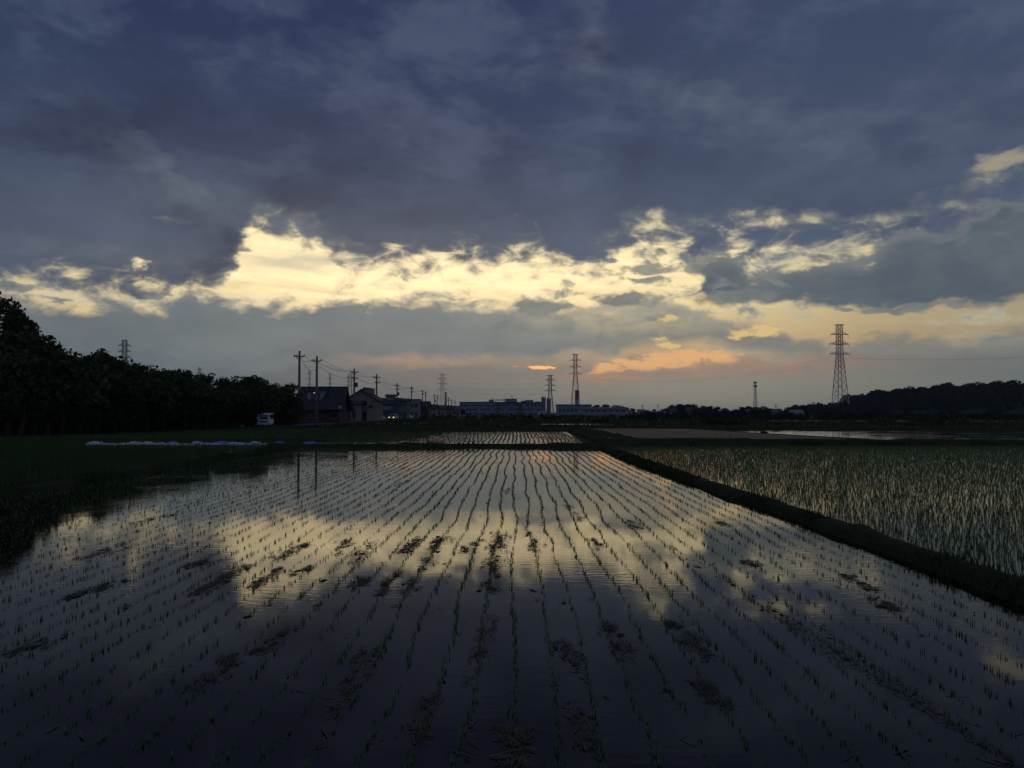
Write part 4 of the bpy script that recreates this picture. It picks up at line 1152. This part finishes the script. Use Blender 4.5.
# cream house, gable to the front, with a little clerestory on the ridge and a lower wing
h2, w2 = house('house', 'cream rendered gabled house with a raised ridge box, beside the dark roofed house', 345.5, 376.5, 190, 5.1, 7.3, M['wall_cream'], M['roof_brown'], depth=9, gable_front=True, nwin=4)
q = MB().box(0.4, 1.9, 1.5, 7.5, 6.6, 7.75).build('clerestory', M['wall_grey'], h2)
MB().prism([(0.05, 7.62), (0.4, 7.95), (2.3, 7.75), (2.3, 7.87), (0.4, 8.07), (0.05, 7.74)], 'y', 1.2, 7.8).build('clerestory_roof', M['roof_dark'], q)
MB().box(-w2 - 0.1, 0.4, -2.2, 0.0, 0, 4.0).build('front_wing', M['wall_cream'], h2)
wr = MB().prism([(-2.7, 3.85), (0.0, 4.75), (0.0, 4.9), (-2.7, 4.0)], 'x', -w2 - 0.5, 0.8).build('wing_roof', M['roof_brown'], h2)
for x in (-3.2, -1.2): add_window(h2, x - 0.6, x + 0.6, 1.0, 2.2, -2.21)
add_window(h2, -2.8, -1.4, 2.8, 3.6, -2.21)
MB().box(1.6, w2 + 0.05, -1.2, 0.0, 0, 4.5).build('side_bay', M['wall_cream'], h2)
add_window(h2, 2.0, 3.0, 2.9, 3.9, -1.21)
# low dark house with a lit-looking pale upper storey
h3, w3 = house('house', 'dark roofed two storey house with pale upper windows behind the lit headlights', 379, 398.5, 245, 4.6, 6.2, M['wall_dark'], M['roof_dark'], depth=8, nwin=4)
q = MB().box(-1.2, 1.2, 2.4, 5.2, 5.4, 6.9).build('roof_turret', M['wall_grey'], h3)
MB().prism([(2.0, 6.9), (3.8, 7.5), (5.6, 6.9), (5.6, 7.05), (3.8, 7.65), (2.0, 7.05)], 'x', -1.6, 1.6).build('turret_roof', M['roof_dark'], q)
b3 = MB().box(-w3, w3 * 0.3, -1.1, 0, 2.7, 2.85).build('balcony', M['wall_pale'], h3)
q = MB()
for k in range(12): q.box(-w3 + k * w3 * 1.3 / 11.5, -w3 + k * w3 * 1.3 / 11.5 + 0.06, -1.1, -1.04, 2.85, 3.7)
q.box(-w3, w3 * 0.3, -1.11, -1.03, 3.7, 3.78); q.build('railing', M['wall_white'], b3)
house('house', 'flat topped dark blue grey house right of the dark low house', 398.8, 406.5, 238, 5.4, 5.9, M['wall_dark'], M['roof_dark'], depth=7, nwin=2)
house('house', 'narrow pale two storey house with white corner post among the far houses', 409.5, 418.5, 290, 5.2, 6.6, M['wall_grey'], M['roof_grey'], depth=7, nwin=2)
house('house', 'dark hip roofed house right of the narrow pale house', 418.8, 428, 300, 4.2, 5.9, M['wall_brown'], M['roof_dark'], depth=8, nwin=2)
house('house', 'small grey house at the foot of the pair of utility poles', 428.5, 436, 350, 3.6, 5.2, M['wall_grey'], M['roof_dark'], depth=8, nwin=2)
house('house', 'low brown roofed house under the banded pylon', 436.5, 444.5, 370, 3.6, 5.0, M['wall_cream'], M['roof_brown'], depth=8, nwin=2)
house('house', 'small cream house with dark roof right below the thin grey chimney', 445, 452, 390, 3.3, 4.9, M['wall_cream'], M['roof_dark'], depth=8, nwin=2)
house('house', 'last small grey house before the left end of the factory', 452.5, 459.5, 400, 3.4, 5.0, M['wall_grey'], M['roof_grey'], depth=8, nwin=2)
house('shed', 'low dark shed filling the gap between the dark roof and the cream house', 339.5, 346, 176, 2.7, 4.6, M['wall_brown'], M['roof_dark'], depth=5, nwin=2, floors=1, group=None, cat='shed')
house('shed', 'pale low shed right of the far end of the white warehouse', 639, 645.5, 560, 2.6, 3.7, M['wall_pale'], M['roof_grey'], depth=8, nwin=2, floors=1, group=None, cat='shed')
house('house', 'tiny pale house half hidden in the far wood', 671.5, 677, 400, 2.5, 3.8, M['wall_pale'], M['roof_dark'], depth=6, nwin=2, floors=1, group='tiny far houses')
house('house', 'tiny reddish brown house at the middle of the far wood', 687.5, 692, 395, 3.0, 4.2, M['wall_brown'], M['roof_brown'], depth=6, nwin=2, floors=1, group='tiny far houses')
house('house', 'tiny pale house between the two far tree clumps right of the mast', 774, 778.5, 410, 2.2, 3.3, M['wall_pale'], M['roof_grey'], depth=6, nwin=2, floors=1, group='tiny far houses')


def greenhouse():
    Y = 420.0; x0, x1 = at(791, Y), at(804, Y)
    root = thing('greenhouse', 'pale arched greenhouse tunnel before the mound of trees left of the hill', 'greenhouse', ((x0 + x1) / 2, Y, 0))
    w = (x1 - x0) / 2; arc = [(math.cos(a) * 2.6, math.sin(a) * 3.2) for a in np.linspace(0, PI, 13)]
    m = MB(); m.prism([(u + 2.6, v) for u, v in arc], 'x', -w, w); m.build('cover', M['film'], root, smooth=False)
    for k in range(6):
        q = MB(); x = -w + k * 2 * w / 5; q.tube([(x, u * 1.02 + 2.6, v * 1.02) for u, v in arc], 0.06, 5); q.build('hoop', M['steel'], root)


greenhouse()


# ------------------------------------------------------------------ factory and warehouse
def factory():
    Y = 500.0; X = lambda p: at(p, Y); Z = lambda p: height_at(p, Y)
    root = thing('factory', 'long blue grey factory with rooftop units and two end towers', 'factory', (X(500), Y, -0.1)); ox = X(500)
    def blk(name, p0, p1, t, y0, y1, mat, parent=root, z0=0.0):
        return MB().box(X(p0) - ox, X(p1) - ox, y0, y1, z0, Z(t)).build(name, mat, parent)
    blk('wall', 459.5, 496.8, 402.2, 0.0, 30, M['wall_blue']); blk('wall', 497.2, 519, 402.4, 1.0, 30, M['wall_blue']); blk('wall', 521.2, 541.5, 402.8, 0.4, 30, M['wall_blue'])
    blk('stair_tower', 496.6, 498.4, 401.6, -0.8, 2, M['dark_steel']); blk('stair_tower', 518.9, 521.3, 401.9, -0.8, 3, M['dark_steel'])
    for p0, p1, t in ((459.2, 497, 401.6), (497.2, 519.1, 401.8), (521.1, 541.7, 402.2)):
        MB().box(X(p0) - ox, X(p1) - ox, -0.3, 30.3, Z(t + 0.7) + 0.01, Z(t)).build('parapet', M['dark_steel'], root)
    for i, (p0, p1, y) in enumerate(((461, 496, 0.0), (499, 518, 1.0), (522, 541, 0.4))):
        for zt, zb in ((404.6, 406.0), (408.6, 410.2), (412.8, 414.6)):
            n = int((p1 - p0) / (2.6 if i != 2 else 3.4))
            for k in range(n):
                if (k * 7 + i * 3 + int(zt)) % 5 == 0: continue
                a = X(p0 + (p1 - p0) * (k + 0.12) / n) - ox; b = X(p0 + (p1 - p0) * (k + 0.85) / n) - ox
                f = MB().box(a, b, y - 0.12, y - 0.02, Z(zb), Z(zt)).build('window', M['dark_steel'], root)
                MB().box(a + 0.1, b - 0.1, y - 0.16, y - 0.121, Z(zb) + 0.1, Z(zt) - 0.1).build('pane', M['glass'], f)
    for p0, p1, t, mt in ((488.5, 493.2, 399.3, 'wall_grey'), (505, 517, 398.3, 'wall_blue'), (521, 525, 400.6, 'dark_steel'), (525, 533.6, 399.6, 'wall_grey'), (484, 487, 401.2, 'dark_steel'), (535, 541, 401.2, 'dark_steel')):
        MB().box(X(p0) - ox, X(p1) - ox, 6, 13, Z(402.2), Z(t)).build('rooftop_unit', M[mt], root, bevel=0.05)
    q = MB(); q.tube([(X(493) - ox, 8, Z(399.6)), (X(506) - ox, 8, Z(399.6))], 0.28, 8)
    for p in (495, 498, 501, 504): q.bar((X(p) - ox, 8, Z(402)), (X(p) - ox, 8, Z(399.6)), 0.2)
    q.build('pipe', M['dark_steel'], root)
    for p, t in ((492, 396.6), (503.8, 396.4), (511.8, 394.8), (512.6, 396)): MB().tube([(X(p) - ox, 8, Z(402)), (X(p) - ox, 8, Z(t))], [0.16, 0.1], 6).build('vent_pipe', M['dark_steel'], root)
    for p0, p1, t in ((541.8, 545.9, 397.3), (547.2, 551, 399.0)):
        tw = MB().box(X(p0) - ox, X(p1) - ox, 1.5, 6, 0, Z(t)).build('tower', M['wall_blue'], root)
        MB().box(X(p0) - ox - 0.1, X(p0 + 1.0) - ox, 1.3, 6.1, 0, Z(t) + 0.3).build('tower_edge', M['dark_steel'], tw)
        MB().box(X(p0) - ox - 0.15, X(p1) - ox + 0.15, 1.2, 6.2, Z(t) + 0.31, Z(t) + 0.6).build('cap', M['dark_steel'], tw)


factory()


def tent():
    Y = 470.0; x0, x1 = at(538.3, Y), at(545.2, Y); root = thing('tent', 'pale blue vaulted tent at the right corner of the factory', 'tent', ((x0 + x1) / 2, Y, 0)); w = (x1 - x0) / 2
    MB().prism([(-w, 0)] + [(-w * math.cos(a), 1.2 + 1.5 * math.sin(a)) for a in np.linspace(0, PI, 9)] + [(w, 0)], 'y', 0, 6).build('canopy', M['plastic'], root)
    MB().box(-0.9, 0.9, -0.06, -0.01, 0, 2.0).build('flap', M['dark_steel'], root)
    for x in (-w, w): MB().tube([(x, -0.1, 0), (x, -0.1, 1.3)], 0.08, 6).build('post', M['steel'], root)


tent()


def warehouse():
    Y = 540.0; X = lambda p: at(p, Y); Z = lambda p: height_at(p, Y); ox = X(600)
    root = thing('warehouse', 'long low white warehouse stretching right of the banded pylon', 'warehouse', (ox, Y, -0.1))
    MB().box(X(581) - ox, X(629) - ox, 0, 22, 0, Z(409)).build('wall', M['wall_pale'], root)
    MB().prism([(-0.5, Z(409.3)), (11, Z(407.3)), (22.5, Z(409.3)), (22.5, Z(409.0)), (11, Z(406.9)), (-0.5, Z(409.0))], 'x', X(580.5) - ox, X(630) - ox).build('roof', M['roof_grey'], root)
    for k in range(7):
        a = X(584 + k * 6.2) - ox; b = X(588 + k * 6.2) - ox
        f = MB().box(a, b, -0.12, -0.01, Z(411.6), Z(409.9)).build('window', M['steel'], root)
        MB().box(a + 0.12, b - 0.12, -0.15, -0.121, Z(411.6) + 0.1, Z(409.9) - 0.1).build('pane', M['glass'], f)
    for k in range(3):
        MB().box(X(590 + k * 14) - ox, X(593.5 + k * 14) - ox, -0.1, -0.01, 0, 3.0).build('shutter', M['steel'], root)
    Y2 = 600.0; X2 = lambda p: at(p, Y2); Z2 = lambda p: height_at(p, Y2); o2 = X2(575)
    r2 = thing('warehouse', 'taller flat roofed grey warehouse behind the legs of the banded pylon', 'warehouse', (o2, Y2, -0.1))
    MB().box(X2(557.5) - o2, X2(591.6) - o2, 0, 24, 0, Z2(405.6)).build('wall', M['wall_pale'], r2)
    MB().box(X2(557) - o2, X2(592) - o2, -0.6, 24.6, Z2(405.6) + 0.01, Z2(404.2)).build('roof', M['roof_grey'], r2)
    for k in range(8):
        a = X2(559 + k * 4) - o2; f = MB().box(a, a + 1.6, -0.12, -0.01, Z2(412), Z2(408.6)).build('window', M['dark_steel'], r2)
        MB().box(a + 0.12, a + 1.48, -0.15, -0.121, Z2(412) + 0.1, Z2(408.6) - 0.1).build('pane', M['glass'], f)


warehouse()


# ------------------------------------------------------------------ cars
def wheel_at(parent, x, y, r_=0.29):
    w = thing('wheel', None, None); w.parent = parent; w.location = (x, y, r_)
    del_keys = [k for k in w.keys()]
    MB().tube([(-0.09, 0, 0), (-0.085, 0, 0), (0.085, 0, 0), (0.09, 0, 0)], [r_ * 0.9, r_, r_, r_ * 0.9], 18).build('tyre', M['rubber'], w)
    MB().tube([(-0.1, 0, 0), (0.1, 0, 0)], r_ * 0.62, 12).build('rim', M['chrome'], w)


def small_van(loc, rz):
    """boxy one-box van, nose towards -y"""
    root = thing('van', 'small white boxy van parked nose first before the tree row', 'van', loc, rz)
    L, W, H = 3.4, 0.735, 1.88
    side = [(0.0, 0.32), (-0.0, 0.75), (0.10, 0.98), (0.55, 1.70), (0.75, 1.84), (3.2, 1.88), (3.38, 1.75), (3.4, 0.32)]
    MB().prism([(y, z) for y, z in side], 'x', -W, W).build('body', M['car_white'], root, bevel=0.06, seg=3)
    g = MB().add([(-0.62, 0.115, 1.04), (0.62, 0.115, 1.04), (0.56, 0.50, 1.64), (-0.56, 0.50, 1.64), (-0.62, 0.135, 1.03), (0.62, 0.135, 1.03), (0.56, 0.52, 1.63), (-0.56, 0.52, 1.63)], [(0, 1, 2, 3), (7, 6, 5, 4), (0, 4, 5, 1), (3, 2, 6, 7), (1, 5, 6, 2), (0, 3, 7, 4)])
    for v in range(4): g.v[v] = (g.v[v][0], g.v[v][1] - 0.03, g.v[v][2] + 0.01)
    ws = g.build('windscreen', M['glass'], root)
    MB().bar((-0.3, 0.04, 1.06), (0.25, 0.17, 1.25), 0.025).build('wiper', M['rubber'], ws)
    for s in (-1, 1):
        x = s * (W + 0.004)
        for a, b in ((0.62, 1.35), (1.42, 2.3), (2.38, 3.2)):
            z1 = 1.66; MB().box(min(x, x + s * 0.01), max(x, x + s * 0.01), a, b, 1.06, z1).build('side_window', M['glass'], root, bevel=0.004)
        hl = MB().box(s * 0.62 - 0.13, s * 0.62 + 0.13, -0.045, 0.02, 0.70, 0.90).build('headlight', M['chrome'], root, bevel=0.02)
        MB().box(s * 0.62 - 0.08, s * 0.62 + 0.08, -0.06, -0.046, 0.74, 0.86).build('lens', M['glass'], hl)
        mi = MB().box(s * (W + 0.02), s * (W + 0.2), 0.42, 0.5, 1.08, 1.32) if s > 0 else MB().box(-W - 0.2, -W - 0.02, 0.42, 0.5, 1.08, 1.32)
        mi.build('mirror', M['car_white'], root, bevel=0.02)
        d = MB().box(min(x, x + s * 0.012), max(x, x + s * 0.012), 0.56, 1.38, 0.42, 1.02).build('door', M['car_white'], root)
        MB().box(min(x + s * 0.012, x + s * 0.03), max(x + s * 0.012, x + s * 0.03), 1.2, 1.33, 0.9, 0.94).build('handle', M['chrome'], d)
        for y in (0.52, 2.9): wheel_at(root, s * (W - 0.07), y)
    MB().box(-0.42, 0.42, -0.035, 0.01, 0.62, 0.80).build('grille', M['rubber'], root)
    MB().box(-W - 0.01, W + 0.01, -0.09, 0.12, 0.30, 0.56).build('bumper', M['car_white'], root, bevel=0.03)
    MB().box(-0.17, 0.17, -0.105, -0.091, 0.38, 0.5).build('licence_plate', M['white_paint'], root)
    return root


small_van((at(262.8, 107), 107, 0.10), 0.09)


def car(name, label, loc, rz, mat, lit=False, group='cars on the village road'):
    root = thing(name, label, 'car', loc, rz, group)
    W = 0.80
    MB().prism([(0.0, 0.3), (-0.02, 0.62), (0.12, 0.80), (0.95, 0.95), (3.7, 0.98), (3.95, 0.85), (3.98, 0.35)], 'x', -W, W).build('body', mat, root, bevel=0.07, seg=3)
    cab = MB().prism([(0.95, 0.94), (1.55, 1.48), (2.0, 1.56), (3.2, 1.52), (3.75, 0.96)], 'x', -W * 0.9, W * 0.9).build('cabin', mat, root, bevel=0.05, seg=2)
    g = MB(); wz = W * 0.78
    g.add([(-wz, 0.985, 1.0), (wz, 0.985, 1.0), (wz * 0.9, 1.50, 1.46), (-wz * 0.9, 1.50, 1.46), (-wz, 1.02, 0.96), (wz, 1.02, 0.96), (wz * 0.9, 1.53, 1.42), (-wz * 0.9, 1.53, 1.42)],
          [(0, 1, 2, 3), (7, 6, 5, 4), (0, 4, 5, 1), (3, 2, 6, 7), (1, 5, 6, 2), (0, 3, 7, 4)]).build('windscreen', M['glass'], root)
    for s in (-1, 1):
        x = s * (W * 0.9 + 0.003)
        for a, b in ((1.55, 2.3), (2.38, 3.2)): MB().box(min(x, x + s * .01), max(x, x + s * .01), a, b, 1.02, 1.42).build('side_window', M['glass'], root)
        MB().tube([(s * 0.58, 0.02, 0.68), (s * 0.58, -0.05, 0.68)], 0.085, 12).build('headlight', M['headlight'] if lit else M['chrome'], root)
        (MB().box(W + 0.01, W + 0.18, 1.2, 1.3, 0.95, 1.1) if s > 0 else MB().box(-W - 0.18, -W - 0.01, 1.2, 1.3, 0.95, 1.1)).build('mirror', mat, root, bevel=0.02)
        for y in (0.75, 3.2): wheel_at(root, s * (W - 0.08), y, 0.3)
    MB().box(-0.4, 0.4, -0.045, 0.0, 0.52, 0.66).build('grille', M['rubber'], root)
    MB().box(-W, W, -0.08, 0.1, 0.28, 0.48).build('bumper', mat, root, bevel=0.03)
    return root


car('car', 'car driving up the village road with both headlights lit', (at(391.3, 203), 203, 0.06), -0.12, M['car_silver'], lit=True)
car('car', 'white car parked left of the car with lit headlights', (at(383.5, 206), 206, 0.0), 0.9, M['car_white'])
car('car', 'pale car parked before the narrow pale house', (at(411.5, 262), 262, 0.0), 1.1, M['car_white'])
car('car', 'tiny pale car among the houses under the banded pylon', (at(437, 330), 330, 0.0), 1.4, M['car_white'])


# ------------------------------------------------------------------ small things
def stake(px, y_top, Y, label, r_=0.06, group='pale stakes in the fields', kind='marker_post'):
    H = height_at(y_top, Y, px)
    root = thing(kind, label, 'post', (at(px, Y), Y, -0.1), 0, group)
    MB().tube([(0, 0, 0), (0.02, 0, H * 0.6), (0, 0, H + 0.1)], [r_, r_, r_ * 0.9], 8).build('post', M['old_paint'], root)
    MB().tube([(0, 0, H + 0.1), (0, 0, H + 0.16)], [r_ * 1.25, r_ * 1.1], 8).build('cap', M['steel'], root)


stake(55.8, 410.8, 80, 'thick short white post in the dark below the tall trees', 0.10)
stake(186.3, 412, 96, 'thin tall white post before the middle of the tree row', 0.055)
stake(490.6, 418, 190, 'thin pale stake in the meadow before the factory', 0.06)
stake(563.3, 418, 185, 'thin pale stake above the bright little pond strip', 0.06)
stake(584.6, 418.5, 185, 'thin pale stake right of the bright little pond strip', 0.055)
stake(659, 418.5, 175, 'thin pale stake beyond the dry brown field', 0.055)
stake(708, 422, 150, 'short pale stake among the dark meadow shrubs', 0.16)


def mirror_sign():
    Y = 146.0; root = thing('roadside_mirror', 'small pale round traffic mirror on a post at the corner of the dark roofed house', 'mirror', (at(340, Y), Y, 0))
    MB().tube([(0, 0, 0), (0, 0, 3.2)], 0.05, 8).build('post', M['dark_steel'], root)
    f = MB().tube([(0, -0.06, 3.0), (0, -0.12, 3.0), (0, -0.16, 3.0)], [0.3, 0.3, 0.26], 20).build('face', M['old_paint'], root)
    MB().tube([(0, -0.02, 3.0), (0, -0.05, 3.0)], [0.34, 0.34], 20).build('rim', M['dark_steel'], f)


mirror_sign()


def plastic_strip():
    """white film laid along the field edge, weighed down with bags"""
    xs = np.arange(at(88.5, 49.6), at(312, 49.6), 0.18); n = len(xs); prof = [(-0.42, 0.03), (-0.3, 0.11), (-0.1, 0.155), (0.12, 0.15), (0.3, 0.10), (0.42, 0.03)]
    V = []
    for j, (u, h) in enumerate(prof):
        V.append(np.stack([xs, 49.6 + u + smooth_noise(xs + 60, 300 + j, 0.7) * 0.05 + smooth_noise(xs + 60, 5, 4) * 0.08, 0.02 + h * (1 + 0.25 * smooth_noise(xs + 60, 310 + j, 0.4)) + 0.02 * smooth_noise(xs + 60, 8, 1.1)], 1))
    V = np.stack(V, 1); V[:, :, 2] = np.maximum(V[:, :, 2], 0.03); K = len(prof); idx = np.arange(n * K).reshape(n, K)
    o = raw_mesh('plastic_sheet', V.reshape(-1, 3), np.stack([idx[:-1, :-1].ravel(), idx[1:, :-1].ravel(), idx[1:, 1:].ravel(), idx[:-1, 1:].ravel()], 1), M['plastic'])
    o.data.polygons.foreach_set('use_smooth', [True] * len(o.data.polygons))
    tag(o, 'long strip of crumpled white plastic film laid across the dark left field', 'plastic sheet')
    spots_ = [(95, .75, 0, 'at the far left end of the white film, flat'), (134, .7, 0, 'second from the left on the white film'), (147, .5, 0, 'small and peaked on the white film, next to a flatter one'), (173, .6, 1, 'bluish, left of the middle of the white film'),
              (197, .55, 0, 'peaked at the middle of the white film'), (222, 1.15, 1, 'widest, bluish, lying on the white film'), (255, .65, 0, 'third from the right on the white film'), (279, .5, 1, 'small and bluish on the white film'), (311, 1.0, 1, 'bright blue at the right end of the white film')]
    for i, (px, s, blue, lb) in enumerate(spots_):
        r = random.Random(70 + i); root = thing('sandbag', ('blue bag ' if blue else 'white bag ') + lb, 'bag', (at(px, 49.55), 49.55, 0.15 if px < 305 else 0.12), r.uniform(-.3, .3), 'bags weighing down the white film')
        pts, rad = [], []
        for k in range(9):
            t = k / 8 * 2 - 1; pts.append((t * s * 0.5, r.gauss(0, .01), 0.04 + r.gauss(0, .01))); rad.append(0.105 * max(0.12, (1 - abs(t) ** 2.6)) * r.uniform(0.88, 1.08))
        MB().tube(pts, rad, 10).build('bag', M['plastic_blue'] if blue else M['plastic'], root, smooth=True)
        MB().tube([(s * 0.48, 0, 0.05), (s * 0.55, 0, 0.08), (s * 0.6, 0.02, 0.06)], [0.03, 0.05, 0.04], 8).build('tied_neck', M['plastic_blue'] if blue else M['plastic'], root, smooth=True)


plastic_strip()


# ------------------------------------------------------------------ evening air
def haze():
    m = bpy.data.materials.new('haze'); m.use_nodes = True; t = m.node_tree
    for n in list(t.nodes): t.nodes.remove(n)
    out = t.nodes.new('ShaderNodeOutputMaterial'); v = t.nodes.new('ShaderNodeVolumePrincipled')
    v.inputs['Color'].default_value = (0.80, 0.86, 1.0, 1); v.inputs['Density'].default_value = 0.00013
    v.inputs['Anisotropy'].default_value = 0.2
    t.links.new(v.outputs[0], out.inputs['Volume'])
    tag(MB().box(-2700, 2700, -90, 2700, -1.1, 72).build('haze', m), kind='stuff')


haze()
